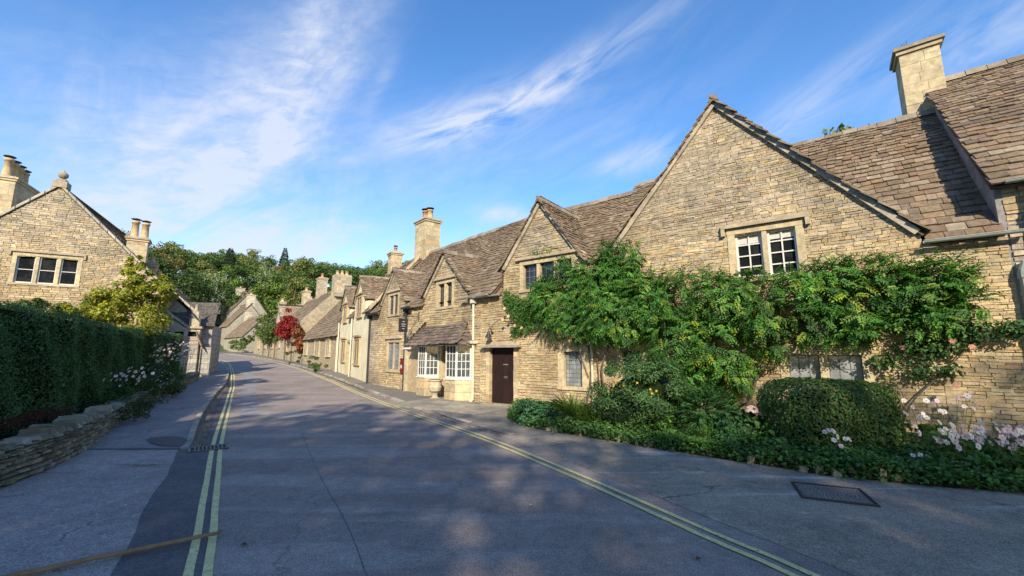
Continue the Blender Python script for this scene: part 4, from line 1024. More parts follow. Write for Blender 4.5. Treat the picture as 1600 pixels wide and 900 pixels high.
mb.build('core', 'mixed', w_)
mb = MB(); s = 0
while s < Lw-.3:
    l = random.uniform(.08,.22); zt = .49+random.uniform(.0,.035)+(random.uniform(.03,.10) if 4.3 < s < 7.5 and random.random() < .6 else 0); a = random.uniform(-.05,.05)
    p = [TW(s+.01,-.03+a*.3,.47), TW(s+l-.01,-.03,.47), TW(s+l-.01,.36,.47), TW(s+.01,.36,.47), TW(s+.03,.0,zt+a*.5), TW(s+l-.03,.0,zt-a*.5), TW(s+l-.03,.33,zt), TW(s+.03,.33,zt)]
    mb.hexa([tuple(c+random.uniform(-.022,.022) for c in q) for q in p], mossy(0,0)); s += l
mb.build('coping_stone', 'stone', w_)
tag(w_, None, None)

# ------------------------------------------------------------------ foliage
def ell(n, c, r, shell=.55, up=None):
    "points in the outer shell of an ellipsoid, with outward normals"
    d = unit(n); k = (shell+(1-shell)*np.random.rand(n, 1)**.6); P = np.array(c)+d*k*np.array(r); Nn = d/np.array(r); Nn /= np.linalg.norm(Nn, axis=1, keepdims=True); return P, Nn
def bush(lb, c, r, n, size, cols, up=.3, rough=.6, clump=0, aspect=.45, zmin=None, v=.25, shell=.5, clr=.28):
    c = np.array(c, float); r = np.array(r, float)
    if clump:       # uneven outline: leaves gather in clumps near the surface
        cc, cn = ell(clump, c, r, .75); per = n//clump; P = []; NN = []; CC = []
        for i in range(clump):
            rr = r.mean()*clr*np.random.uniform(.6, 1.3); p, q = ell(per, cc[i], (rr, rr, rr*.8), .3); P.append(p); NN.append(q*.6+cn[i]*.7); CC.append(pal(per, cols, v)*np.random.uniform(.75, 1.25))
        P = np.concatenate(P); NN = np.concatenate(NN); C = np.concatenate(CC)
    else: P, NN = ell(n, c, r, shell); C = pal(n, cols, v)
    if zmin is not None: k = P[:, 2] > zmin; P, NN, C = P[k], NN[k], C[k]
    NN = NN+unit(len(P))*rough+np.array([0,0,up]); A = np.cross(NN, unit(len(P)))+np.array([0,0,-.1]); L = size*np.random.uniform(.7, 1.3, len(P))
    lb.add(P, A, NN, L, L*aspect*1.0, C)
GREEN = [(.08,.19,.04),(.06,.145,.032),(.105,.23,.05),(.085,.19,.04)]
DARKG = [(.03,.07,.022),(.04,.09,.028),(.025,.058,.02)]
WIST = [(.06,.17,.025),(.045,.135,.022),(.08,.21,.032),(.05,.145,.026),(.036,.10,.02),(.12,.22,.035)]
YELG = [(.30,.30,.03),(.38,.34,.04),(.22,.26,.03),(.16,.22,.03)]

# wisteria on the facade: ellipsoids (x, outward, z, half width, half height) in the facade's frame
Mw = Matrix.Translation((*D0, 0)) @ Matrix.Rotation(DIR, 4, 'Z')
WB = [(4.15,.35,4.22,.63,.52),(3.67,.45,3.56,1.12,.69),(2.44,.4,3.33,1.2,.8),(2.83,.4,2.48,1.2,.44),(4.07,.6,2.67,1.05,.82),(4.87,.6,2.95,.73,.72),(5.73,.7,2.94,.79,.6),(6.57,.75,2.86,.77,.56),(5.7,.75,1.98,.78,.65),(6.51,.75,1.82,.64,.68),(6.71,.65,1.15,.40,.30),(6.0,.65,1.12,.38,.32),(7.39,.65,2.48,.57,.67),(7.46,.55,1.95,.38,.35),(8.1,.55,2.95,.64,.38),(8.63,.55,3.12,.45,.30),(8.14,.55,2.31,.63,.44),(8.87,.55,2.63,.57,.43),(8.93,.45,2.04,.38,.24),(9.54,.45,2.83,.44,.38),(9.47,.45,2.13,.48,.24),(9.97,.4,2.8,.41,.30),(10.34,.35,2.44,.31,.18),(10.0,.35,2.23,.33,.22),(10.41,.3,2.89,.19,.11),(7.0,.6,3.05,.6,.3),(9.2,.5,3.15,.35,.22),(10.1,.4,3.08,.35,.15)]
def compound(lb, P, A, NN, L, ll, lw, C, pairs=5):
    "pinnate leaves: rachis with opposite leaflets"
    A = A/np.linalg.norm(A, axis=1, keepdims=True); S = np.cross(A, NN); S /= np.linalg.norm(S, axis=1, keepdims=True)+1e-9; U = np.cross(S, A)
    for k in range(pairs+1):
        t = (k+.6)/(pairs+.6); q = P+A*(L*t)[:, None]-U*(L*t*t*.35)[:, None]*1.0
        for s in ((-1, 1) if k < pairs else (0,)):
            d = A*.75+S*s*1.0-U*.25 if s else A-U*.5
            jl = np.random.uniform(.8, 1.15, len(P)); sz = ll*(1-.25*abs(t-.5)*2)
            lb.add(q, d+unit(len(P))*.12, NN+unit(len(P))*.2, sz*jl, lw*jl, C*np.random.uniform(.85, 1.15, (len(P), 1)))
ws = thing('wisteria', 'sprawling green wisteria trained across the gabled cottage wall', 'climbing plant', (*D0, 0), DIR)
lb = LB(); tot = sum(b[3]*b[4] for b in WB)
for (x, d, z, rx, rz) in WB:
    n = int(5200*rx*rz/tot*1.35)+30; P, NN = ell(n, (x, -d*.75, z), (rx*1.0, d*.75, rz*1.0), .55)
    nz = np.array([vn(p[0]*2.3, p[2]*3.1, 7)+.5*vn(p[0]*6, p[2]*6, 3) for p in P]); k = (P[:, 1] < -.02) & (nz > -.30+.12*(x > 8)); P, NN, nz = P[k], NN[k], nz[k]; n = len(P)
    tone = np.random.uniform(.85, 1.25)*(1+.7*nz[:, None]); C = pal(n, WIST, .2)*tone
    yl = np.random.rand(n) < (.035+(.08 if 6.3 < x < 8.9 else 0)); C[yl] = pal(yl.sum(), [(.26,.32,.03),(.20,.28,.03)], .2)
    A = NN*.6+unit(n)*.7+np.array([0,-.25,-.35]); Nv = NN+np.array([0,-.3,.7])+unit(n)*.3
    compound(lb, P, A, Nv, np.random.uniform(.16,.30,n), .085, .034, C)
# outward sprays at the top edge
for (x, d, z, rx, rz) in WB[5:]:
    n = 26; P = np.stack([rnd(n, x-rx, x+rx), rnd(n, -d-.1, -.1), z+rz*rnd(n, .5, 1.0)], 1); A = np.stack([rnd(n, -.3, 1.0), rnd(n, -.6, .1), rnd(n, .1, .8)], 1)
    compound(lb, P, A, np.array([[0,-.3,1.]]).repeat(n, 0)+unit(n)*.3, np.random.uniform(.2,.34,n), .085, .03, pal(n, WIST, .2), 6)
lb.build('foliage', 'leaf', ws)
mb = MB()
def stem(pts, r0, r1, col=(.12,.09,.065)):
    P = [Vector(p) for p in pts]; out = []
    for i in range(len(P)-1):
        p0, p1, p2, p3 = P[max(i-1,0)], P[i], P[i+1], P[min(i+2,len(P)-1)]
        for k in range(5): t = k/5; out.append(.5*((2*p1)+(p2-p0)*t+(2*p0-5*p1+4*p2-p3)*t*t+(3*p1-p0-3*p2+p3)*t**3))
    out.append(P[-1]); n = len(out); return out, [r0+(r1-r0)*i/(n-1) for i in range(n)]
for pts, a, b in (([(6.1,-.35,0),(6.3,-.3,.5),(6.0,-.25,1.2),(5.6,-.3,2.0),(5.0,-.3,2.6)], .045, .02), ([(6.1,-.35,0),(6.6,-.3,.45),(7.0,-.15,.7),(7.2,-.12,1.3),(7.6,-.2,2.0),(8.6,-.25,2.3),(9.8,-.2,2.3)], .04, .012),
                  ([(6.0,-.3,.3),(6.5,-.2,1.2),(6.4,-.3,2.0),(7.2,-.3,2.7)], .03, .012), ([(3.0,-.1,.2),(3.2,-.1,1.4),(2.9,-.12,2.2),(2.2,-.15,3.0)], .025, .01), ([(3.7,-.1,.2),(3.5,-.12,1.2),(3.9,-.2,2.2),(4.1,-.2,3.4),(4.2,-.2,4.3)], .03, .012),
                  ([(3.4,-.1,.2),(3.35,-.1,1.6),(3.0,-.15,2.6)], .014, .008), ([(7.7,-.15,1.9),(8.2,-.12,2.05),(9.0,-.1,1.8),(9.5,-.12,1.95)], .014, .006)):
    o_, rr = stem(pts, a, b); mb.tube(o_, rr, 7)
mb.build('stem', 'bark', ws, smooth=True)
# climbing rose round the dormer window
rs_ = thing('climbing_rose', 'climbing rose with cream blooms around the dormer window above the door', 'climbing plant', (*D0, 0), DIR)
lb = LB()
for (c, r, n) in (((1.1,-.18,2.96),(.85,.2,.42),900), ((.45,-.14,3.3),(.4,.14,.25),260), ((1.9,-.25,3.75),(.55,.2,.28),420), ((2.4,-.2,4.25),(.35,.14,.3),160), ((.9,-.12,2.45),(.5,.12,.28),260), ((1.6,-.1,4.75),(.5,.04,.18),40), ((.2,-.08,3.5),(.15,.06,.25),60),((.55,-.1,2.3),(.2,.08,.2),60)):
    bush(lb, c, r, n*2, .06, GREEN+WIST[:3], rough=.8, aspect=.6, shell=.3)
lb.build('foliage', 'leaf', rs_)
mb = MB()
for pts in ([(3.1,-.1,1.0),(2.5,-.1,2.3),(1.4,-.1,2.8),(.4,-.1,3.3)], [(1.4,-.06,3.0),(.6,-.05,2.6),(-.1,-.05,2.75),(-.5,-.05,2.45)], [(2.6,-.08,3.8),(2.3,-.06,4.7),(1.9,-.06,4.9),(1.3,-.05,5.1)]): o_, rr = stem(pts, .012, .005); mb.tube(o_, rr, 5)
mb.build('stem', 'bark', rs_)
def flower(lb, c, r, col, nrm=None, petals=5):
    c = np.array(c); nrm = np.array(nrm if nrm is not None else (0,-1,.5)); nrm = nrm/np.linalg.norm(nrm); a = np.cross(nrm, [0.3,.2,1]); a /= np.linalg.norm(a); b = np.cross(nrm, a)
    th = np.arange(petals)/petals*2*np.pi+random.random(); A = np.cos(th)[:, None]*a+np.sin(th)[:, None]*b+nrm*.25
    lb.add(np.repeat(c[None], petals, 0), A, np.repeat(nrm[None], petals, 0), r, r*.95, np.array([col])*np.random.uniform(.85, 1.1, (petals, 1)), fold=.05, wide=.6)
    k = 4; th = np.arange(k)/k*2*np.pi; A = np.cos(th)[:, None]*a+np.sin(th)[:, None]*b
    lb.add(np.repeat((c+nrm*.006)[None], k, 0), A, np.repeat(nrm[None], k, 0), r*.28, r*.28, np.array([[.5,.4,.05]]*k), fold=0)
for (x, z) in ((.75,2.5),(.35,3.05),(1.45,3.6),(.5,2.8),(1.0,2.42),(.28,2.7)): 
    lb = LB()
    for k in range(3): flower(lb, (x,-.36+.02*k,z), .055-.012*k, (.72,.6,.30), (random.uniform(-.4,.4),-1,.2), 7)
    lb.build('bloom', 'petal', rs_)
# pink rose on the right of the wall
rr_ = thing('pink_rose', 'thin climbing rose with pink blooms near the right-hand downpipe', 'climbing plant', (*D0, 0), DIR)
lb = LB()
for (c, r, n) in (((9.9,-.2,1.75),(.5,.14,.22),420), ((10.4,-.2,2.0),(.35,.14,.2),300), ((10.9,-.25,2.05),(.35,.12,.17),260), ((9.75,-.18,1.35),(.28,.12,.2),140), ((9.3,-.2,1.5),(.3,.12,.15),120), ((10.1,-.2,1.35),(.22,.1,.12),110), ((9.3,-.15,1.05),(.2,.1,.3),40)):
    bush(lb, c, r, n, .075, [(.05,.12,.03),(.07,.15,.04),(.04,.09,.03)], rough=.8, aspect=.62, shell=.2)
lb.build('foliage', 'leaf', rr_)
mb = MB()
for pts, a in (([(9.3,-.2,0),(9.55,-.15,.7),(9.95,-.12,1.2),(10.3,-.12,1.6),(10.5,-.12,1.85),(10.9,-.15,2.05)], .018), ([(9.35,-.12,0),(9.5,-.1,.8),(9.3,-.1,1.3)], .008), ([(10.0,-.12,1.25),(9.9,-.1,1.6),(9.6,-.1,1.9)], .009)): o_, q = stem(pts, a, .006); mb.tube(o_, q, 6)
mb.build('stem', 'bark', rr_)
for (x, z) in ((10.2,1.86),(10.42,1.76),(9.55,1.75),(10.15,1.1)):
    lb = LB()
    for k in range(3): flower(lb, (x,-.36+.02*k,z), .05-.011*k, (.62,.30,.24), (random.uniform(-.4,.4),-1,.3), 6)
    lb.build('bloom', 'petal', rr_)

# planting bed in front of the wall
mb = MB(); bed = resample(cr(BED), 60); back = [(-.3+.798*u+.603*0, 13.8-.603*u) for u in np.linspace(16.0, .75, 61)]
V = []
for i, (a, b) in enumerate(zip(bed, back)):
    for k in range(7): t = k/6; x, y = a[0]+(b[0]-a[0])*t, a[1]+(b[1]-a[1])*t; V.append((x, y, .02+.20*sm(t*2.2)+.04*vn(x*3, y*3)))
mb.v = V
for i in range(60):
    for k in range(6): q = i*7+k; mb.f.append((q, q+7, q+8, q+1)); mb.c.append((.1,.1,.1))
o = mb.build('flower_bed_soil', 'soil', smooth=True); struct(o)
for i in range(22, 50):
    x, y = bed[i]; d = math.hypot(x, y)
    if not (6 < i % 14 or i % 3 == 0): continue
    s_ = random.uniform(.03,.065); h = random.uniform(.07,.14); mb = MB(); mb.box(-s_, s_*.6, -.03, .04, -.08, h, mossy(0,0), j=.016)
    o = mb.build('edging_stone', 'stone'); o.location = (x+random.uniform(-.05,.08), y+random.uniform(.0,.08), 0); o.rotation_euler = (random.uniform(-.2,.2), random.uniform(-.25,.25), random.uniform(-.6,0))
    tag(o, 'small upright stone edging the flower bed along the forecourt', 'edging stone', 'edging stones of the flower bed')
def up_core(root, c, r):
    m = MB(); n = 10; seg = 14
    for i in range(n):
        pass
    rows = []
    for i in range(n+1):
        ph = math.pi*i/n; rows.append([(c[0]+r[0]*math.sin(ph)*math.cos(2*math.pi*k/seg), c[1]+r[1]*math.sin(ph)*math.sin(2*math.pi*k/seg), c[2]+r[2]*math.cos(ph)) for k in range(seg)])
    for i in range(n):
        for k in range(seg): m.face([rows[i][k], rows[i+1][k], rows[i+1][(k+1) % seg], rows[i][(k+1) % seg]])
    return m.build('shade_core', 'core', root)  # near-black solid stands in for the shade deep among the leaves
def plant(name, label, cat, loc, group=None): return thing(name, label, cat, (*loc, 0), 0, group)

# clipped box
bx_ = plant('clipped_shrub', 'clipped dark green rounded shrub in front of the lower leaded window', 'shrub', (5.15,7.15))
lb = LB()
def superell(n, c, r, p=3.2):
    d = unit(n); q = np.sum(np.abs(d)**p, axis=1)**(-1/p); P = d*q[:, None]; Nn = np.sign(d)*np.abs(P)**(p-1); Nn /= np.linalg.norm(Nn, axis=1, keepdims=True); return P*np.array(r)*np.random.uniform(.9, 1.03, (n, 1))+np.array(c), Nn
P, NN = superell(24000, (0,0,.66), (.84,.66,.56), 4.2); P += np.array([vn(p[0]*2, p[2]*2+p[1]) for p in P])[:, None]*NN*.12
NN2 = NN+unit(len(P))*.7+np.array([0,0,.3]); L = .045*np.random.uniform(.7,1.4,len(P)); lb.add(P, np.cross(NN2, unit(len(P))), NN2, L, L*.55, pal(len(P), [(.085,.18,.045),(.06,.135,.035),(.12,.21,.05),(.14,.16,.05)], .3))
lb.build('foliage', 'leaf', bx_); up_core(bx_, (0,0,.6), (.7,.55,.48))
# dark shrub with yellow flowers
ds = plant('flowering_shrub', 'large dark green shrub dotted with small yellow flowers beside the grass clump', 'shrub', (2.75,9.25))
lb = LB(); bush(lb, (0,0,.85), (1.0,.85,.72), 15000, .06, [(.06,.13,.045),(.07,.16,.05),(.045,.11,.035),(.10,.17,.05)], clump=60, aspect=.4, zmin=.02, clr=.26)
bush(lb, (-.1,0,.5), (.95,.75,.5), 6000, .055, DARKG, aspect=.45, zmin=.02, rough=.8)
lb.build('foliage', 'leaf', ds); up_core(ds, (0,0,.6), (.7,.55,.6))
for i in range(24):
    lb = LB(); d = unit(1)[0]; d[1] = -abs(d[1]); d[2] = abs(d[2])*.8; flower(lb, np.array((0,0,.85))+d*np.array((1.04,.88,.76)), .026, (.62,.42,.03), d); lb.build('bloom', 'petal', ds)
# geranium clump, left end
gc = plant('geranium_clump', 'low rounded blue-green clump of lobed leaves at the left end of the bed', 'plant', (.62,10.35))
lb = LB(); bush(lb, (0,0,.16), (.56,.46,.36), 5200, .062, [(.07,.17,.075),(.05,.14,.06),(.085,.2,.085),(.045,.12,.05)], clump=50, aspect=.9, zmin=.0, clr=.3, up=.8)
bush(lb, (.5,-.55,.1), (.4,.3,.24), 1500, .06, [(.045,.115,.05),(.035,.095,.04)], clump=20, aspect=.9, zmin=.0, up=.8); lb.build('foliage', 'leaf', gc)
# strap-leaved clumps
def strap(lb, c, n, h, spread, cols, w=.014):
    for seg in range(1): pass
    az = rnd(n, 0, 2*np.pi); out = np.stack([np.cos(az), np.sin(az), np.zeros(n)], 1); L = h*np.random.uniform(.6, 1.2, n); base = np.array(c)+out*np.random.uniform(0,.1,(n,1)); lean = np.random.uniform(.15, .8, n)*spread; C = pal(n, cols, .25); S = np.stack([-out[:,1], out[:,0], 0*az], 1)
    prev = base; m = 4
    for k in range(m):
        t = (k+1)/m; cur = base+np.array([0,0,1.])*(L*(t-.42*lean*t*t*1.6))[:, None]+out*(L*lean*t*t)[:, None]
        A = cur-prev; Nn = np.cross(A, S); lw = w*(1.3-t*.7)
        lb.add(prev-A*.25, A*1.0, Nn, np.linalg.norm(A, axis=1)*1.6, lw*1.6, C, fold=.1, droop=0, wide=.5); prev = cur
gr_ = plant('grass_clump', 'arching clump of pale green strap leaves between the geranium and dark shrub', 'plant', (1.45,9.75))
lb = LB(); strap(lb, (0,0,0), 320, .62, 1.0, [(.10,.19,.03),(.14,.22,.04),(.08,.15,.03)]); strap(lb, (.35,-.35,0), 240, .5, 1.0, [(.10,.19,.03),(.13,.22,.04)]); strap(lb, (-.1,.3,0), 200, .8, 1.0, [(.11,.18,.03)]); lb.build('blades', 'leaf', gr_)
g2 = plant('strap_leaf_clump', 'small tuft of green strap leaves at the kerb below the fern-leaved bush', 'plant', (3.35,7.65))
lb = LB(); strap(lb, (0,0,0), 240, .42, .9, [(.06,.13,.025),(.08,.16,.03)]); lb.build('blades', 'leaf', g2)
fb = plant('fern_leaved_bush', 'fresh green feathery bush between the dark shrub and clipped shrub', 'shrub', (3.75,8.45))
lb = LB(); P, NN = ell(620, (0,0,.5), (.55,.45,.45), .3); C = pal(620, [(.05,.14,.035),(.07,.17,.04),(.04,.11,.03)], .2); compound(lb, P, NN+np.array([0,0,.3])+unit(620)*.3, NN+np.array([0,0,1.]), np.random.uniform(.14,.24,620), .07, .028, C, 4)
lb.build('foliage', 'leaf', fb)
hy = plant('hydrangea', 'leafy hydrangea with a pale pink domed flower head beside the wisteria stems', 'shrub', (4.15,7.75))
lb = LB(); bush(lb, (-.1,0,.32), (.42,.4,.36), 900, .11, [(.04,.10,.03),(.03,.08,.025),(.05,.12,.03)], aspect=.65, zmin=0, rough=.5, up=.6); lb.build('foliage', 'leaf', hy)
for (cx, cz, rr) in ((-.03,.66,.10),(.16,.62,.06),(.42,.9,.07)):
    lb = LB()
    for i in range(60 if rr > .08 else 26):
        d = unit(1)[0]; d[2] = abs(d[2]); d[1] = -abs(d[1]) if random.random() < .7 else d[1]; flower(lb, np.array((cx,-.25,cz))+d*rr, .024, random.choice([(.78,.6,.66),(.7,.42,.52),(.8,.74,.74)]), d, 4)
    lb.build('flower_head', 'petal', hy)
# anemones: stalks with white-pink flowers over lobed leaves
def anemone(name, label, loc, rx, ry, h, nl, nf, colp, pts=None, leafc=GREEN, group=None):
    t = plant(name, label, 'flowers', loc, group); lb = LB()
    bush(lb, (0,0,h*.25), (rx,ry,h*.42), nl, .085, leafc, aspect=.8, zmin=0, rough=.6, up=.7, clump=max(8, nl//80), clr=.35)
    lb.build('foliage', 'leaf', t)
    for i in range(nf):
        if pts and i < len(pts): x, y, z = pts[i]
        else: x, y, z = random.uniform(-rx, rx), random.uniform(-ry, ry*.6), h*random.uniform(.7, 1.15)
        mb = MB(); mb.tube([(x*.7,y*.8+.05,h*.2),(x*.9,y+.03,z*.7),(x,y+.015,z-.01)], .0028, 4, (.06,.10,.03)); k_ = mb.build('stalk', 'mixed', t)
        fb_ = LB(); flower(fb_, (x,y,z), random.uniform(.036,.052), random.choice(colp), (random.uniform(-.7,.7), -1, random.uniform(.1,.9)), 6); fb_.build('bloom', 'petal', k_)
    return t
PINKW = [(.80,.70,.76),(.76,.58,.68),(.84,.78,.82)]
anemone('anemone_clump', 'tall clump of pale pink anemones at the right end of the bed', (6.15,6.0), .5, .35, .62, 1900, 46, PINKW)
anemone('anemone_clump', 'pale pink anemones with yellowing leaves at the right edge of the photo', (6.75,5.75), .45, .35, .6, 1500, 34, PINKW, leafc=GREEN+[(.20,.24,.03),(.16,.2,.03)])
anemone('anemone_clump', 'loose spray of faint pink anemones against the wall behind the bed', (7.0,7.2), .75, .3, .85, 700, 26, PINKW)
anemone('anemone_clump', 'few white-pink anemones growing in front of the clipped shrub', (4.75,6.4), .28, .12, .48, 260, 8, PINKW)
anemone('anemone_clump', 'low white anemones at the front edge of the bed', (5.55,6.15), .3, .15, .28, 300, 5, PINKW)
# ground cover
lb = LB(); n = 40000; i = np.random.randint(0, 60, n); tb = np.random.rand(n)**1.3*.55; bedA = np.array(bed); backA = np.array(back)
xy = bedA[i]*(1-tb)[:, None]+backA[i]*tb[:, None]+rnd((n, 2), -.12, .12); hgt = .10+.16*np.array([vn(a*1.7, b*1.7, 2)+.5 for a, b in xy])
P = np.concatenate([xy, (np.random.rand(n)*hgt+.02+.2*np.clip(tb*2.2,0,1))[:, None]], 1); NN = unit(n)*.5+np.array([0,-.2,1.]); L = np.random.uniform(.028,.075,n)
C = pal(n, GREEN+[(.05,.10,.03),(.09,.17,.05)], .3); lb.add(P, np.cross(NN, unit(n)), NN, L, L*.8, C)
n = 5000; cx = rnd(n, 2.6, 3.5); t_ = (cx-2.31)/(3.14-2.31); cy = 7.96-.98*t_*.82+rnd(n, .02, .5); P = np.stack([cx, cy, rnd(n, .02, .24)], 1); NN = unit(n)*.5+np.array([0,-.2,1.]); L = np.random.uniform(.03,.05,n)
lb.add(P, np.cross(NN, unit(n)), NN, L, L*.8, pal(n, [(.08,.18,.03),(.10,.21,.04)], .2))
o = lb.build('ground_cover', 'leaf'); tag(o, 'low leafy green ground cover spilling along the bed edge', 'ground cover', kind='stuff')

for nm, lab, p_, r_, n_, c_, L_ in (
    ('leafy_plant', 'round pale green leafy mound at the kerb below the flowering shrub', (2.95,8.05), (.34,.28,.26), 900, [(.12,.26,.05),(.15,.29,.06)], .05),
    ('leafy_plant', 'broad-leaved dark plant between the hydrangea and the clipped shrub', (4.25,7.05), (.28,.26,.32), 420, [(.05,.13,.04),(.07,.16,.05)], .13),
    ('leafy_plant', 'broad-leaved plant at the right foot of the clipped shrub', (5.85,6.75), (.32,.26,.34), 520, [(.09,.18,.05),(.07,.15,.04),(.14,.19,.05)], .11),
    ('leafy_plant', 'yellowing leafy plant at the right edge beside the anemones', (7.35,5.75), (.3,.26,.5), 700, [(.26,.30,.05),(.18,.24,.05),(.10,.19,.04)], .08),
    ('leafy_plant', 'small mid-green mound right of the strap leaf tuft', (3.65,7.3), (.26,.22,.24), 600, [(.08,.19,.05),(.06,.16,.04)], .06)):
    q = plant(nm, lab, 'plant', p_); lb = LB(); bush(lb, (0,0,r_[2]*.8), r_, n_, L_, c_, aspect=.7, zmin=0, clump=14, up=.6, clr=.4); lb.build('foliage', 'leaf', q)

# hedge
HP = cr([(-6.9,1.5),(-7.2,4),(-7.65,6),(-8.85,8.3),(-10.6,11),(-13.3,15.4),(-16.5,21.3)], 10)
HL = [0]
for a, b in zip(HP[:-1], HP[1:]): HL.append(HL[-1]+math.dist(a, b))
HPA = np.array(HP)
def hpath(s):
    s = np.clip(s, 0, HL[-1]-1e-4); x = np.interp(s, HL, HPA[:, 0]); y = np.interp(s, HL, HPA[:, 1]); x2 = np.interp(s+.05, HL, HPA[:, 0]); y2 = np.interp(s+.05, HL, HPA[:, 1])
    dx, dy = x2-x, y2-y; l = np.hypot(dx, dy)+1e-9; return x, y, dx/l, dy/l
he = thing('hedge', 'tall clipped dark green yew hedge behind the low stone wall', 'hedge', (0,0,0))
lb = LB(); n = 85000; s = np.random.uniform(0, HL[-1], n); x, y, dx, dy = hpath(s)
face = np.random.rand(n) < .8; z = np.where(face, np.random.uniform(.3, 2.42, n), 2.42); dep = np.where(face, 0, np.random.uniform(0, 1.2, n))
# round the shoulder, and gentle bulges
bul = .07*np.sin(s*1.9)+.05*np.sin(s*4.3+z*3)+.04*np.sin(z*5+s); dep = dep+np.where(z > 2.2, (z-2.2)*.3, 0)-bul*.8; zz = z+.03*np.sin(s*2.3)+.02*np.sin(s*7)
nx, ny = dy, -dx     # outward to the road (right of travel)
gy = np.array([g(v) for v in y]); P = np.stack([x-nx*dep, y-ny*dep, zz+gy+rnd(n, -.02, .02)], 1)+unit(n)*.025
Nh = np.where(face[:, None], np.stack([nx, ny, 0*nx+.25], 1), np.array([[0,0,1.]])); NN = Nh+unit(n)*.55; L = np.random.uniform(.03,.065,n)
lb.add(P, np.cross(NN, unit(n))+Nh*.5, NN, L, L*.5, pal(n, [(.075,.155,.07),(.095,.19,.08),(.055,.12,.055),(.13,.22,.085)], .35))
# closed far end
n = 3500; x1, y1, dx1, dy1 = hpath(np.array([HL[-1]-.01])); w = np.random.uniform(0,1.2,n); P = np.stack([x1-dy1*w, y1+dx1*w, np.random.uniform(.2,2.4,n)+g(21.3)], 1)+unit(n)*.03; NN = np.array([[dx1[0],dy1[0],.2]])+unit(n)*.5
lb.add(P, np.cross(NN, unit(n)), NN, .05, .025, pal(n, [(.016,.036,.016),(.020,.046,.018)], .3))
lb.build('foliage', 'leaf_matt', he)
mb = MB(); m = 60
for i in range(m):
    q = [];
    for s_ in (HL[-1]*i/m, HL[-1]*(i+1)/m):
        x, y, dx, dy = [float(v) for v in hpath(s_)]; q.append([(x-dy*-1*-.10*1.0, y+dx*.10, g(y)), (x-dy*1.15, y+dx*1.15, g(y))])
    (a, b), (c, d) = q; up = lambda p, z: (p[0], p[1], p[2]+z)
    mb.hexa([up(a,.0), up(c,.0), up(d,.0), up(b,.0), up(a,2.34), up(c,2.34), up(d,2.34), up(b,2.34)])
mb.build('shade_core', 'core', he)  # near-black box stands in for the shade inside the hedge
# left border plants between wall and hedge
anemone('anemone_clump', 'pale pink anemones against the middle of the yew hedge', (-9.7,10.9), .5, .3, 1.15, 900, 26, PINKW)
anemone('anemone_clump', 'pink anemones near the far end of the hedge', (-13.6,16.6), .5, .35, 1.75, 900, 55, PINKW)
anemone('anemone_clump', 'pink anemones by the lean-to wall past the end of the hedge', (-15.0,19.4), .45, .35, 1.9, 700, 55, PINKW)
sb = plant('border_shrub', 'leafy green shrub with tiny white flowers between hedge and dry stone wall', 'shrub', (-11.4,13.6))
lb = LB(); 
for (c, r, n) in (((0,0,.6),(.8,.6,.6),2600), ((-.9,1.3,.6),(.9,.7,.6),2600), ((-1.7,2.7,.55),(.8,.7,.55),1800), ((.7,-1.2,.5),(.5,.5,.45),1200)): bush(lb, c, r, n, .075, [(.05,.10,.03),(.04,.08,.025),(.07,.13,.04)], clump=24, aspect=.5, zmin=.0)
lb.build('foliage', 'leaf', sb); lb = LB()
for i in range(160): x = random.uniform(0,1); d = unit(1)[0]; d[2] = abs(d[2]); d[1] = -abs(d[1]); flower(lb, np.array((.3-x*2.2, -.4+x*3.0, .6))+d*np.array((.75,.6,.6)), .022, (.6,.65,.5), d, 4)
lb.build('bloom', 'petal', sb)
ov = plant('trailing_plant', 'plant spilling over the dry stone wall midway along', 'plant', (-8.75,9.95))
lb = LB(); bush(lb, (0,0,.42), (.35,.55,.35), 1500, .05, [(.05,.08,.03),(.07,.10,.035),(.04,.07,.025)], clump=22, zmin=.02); lb.build('foliage', 'leaf', ov)
hp = plant('heather_edging', 'dull red heather-like edging plants at the foot of the hedge', 'plant', (-7.0,5.6))
lb = LB(); n = 3500; t = np.random.rand(n); P = np.stack([.55-t*2.0-rnd(n,0,.5), -2.2+t*4.9+rnd(n,-.1,.3), .45+np.random.rand(n)*.18], 1); NN = unit(n)+np.array([0,0,.8]); lb.add(P, np.cross(NN, unit(n))+np.array([0,0,.6]), NN, .06, .012, pal(n, [(.13,.03,.035),(.18,.05,.05),(.06,.05,.03)], .3)); lb.build('foliage', 'leaf', hp)

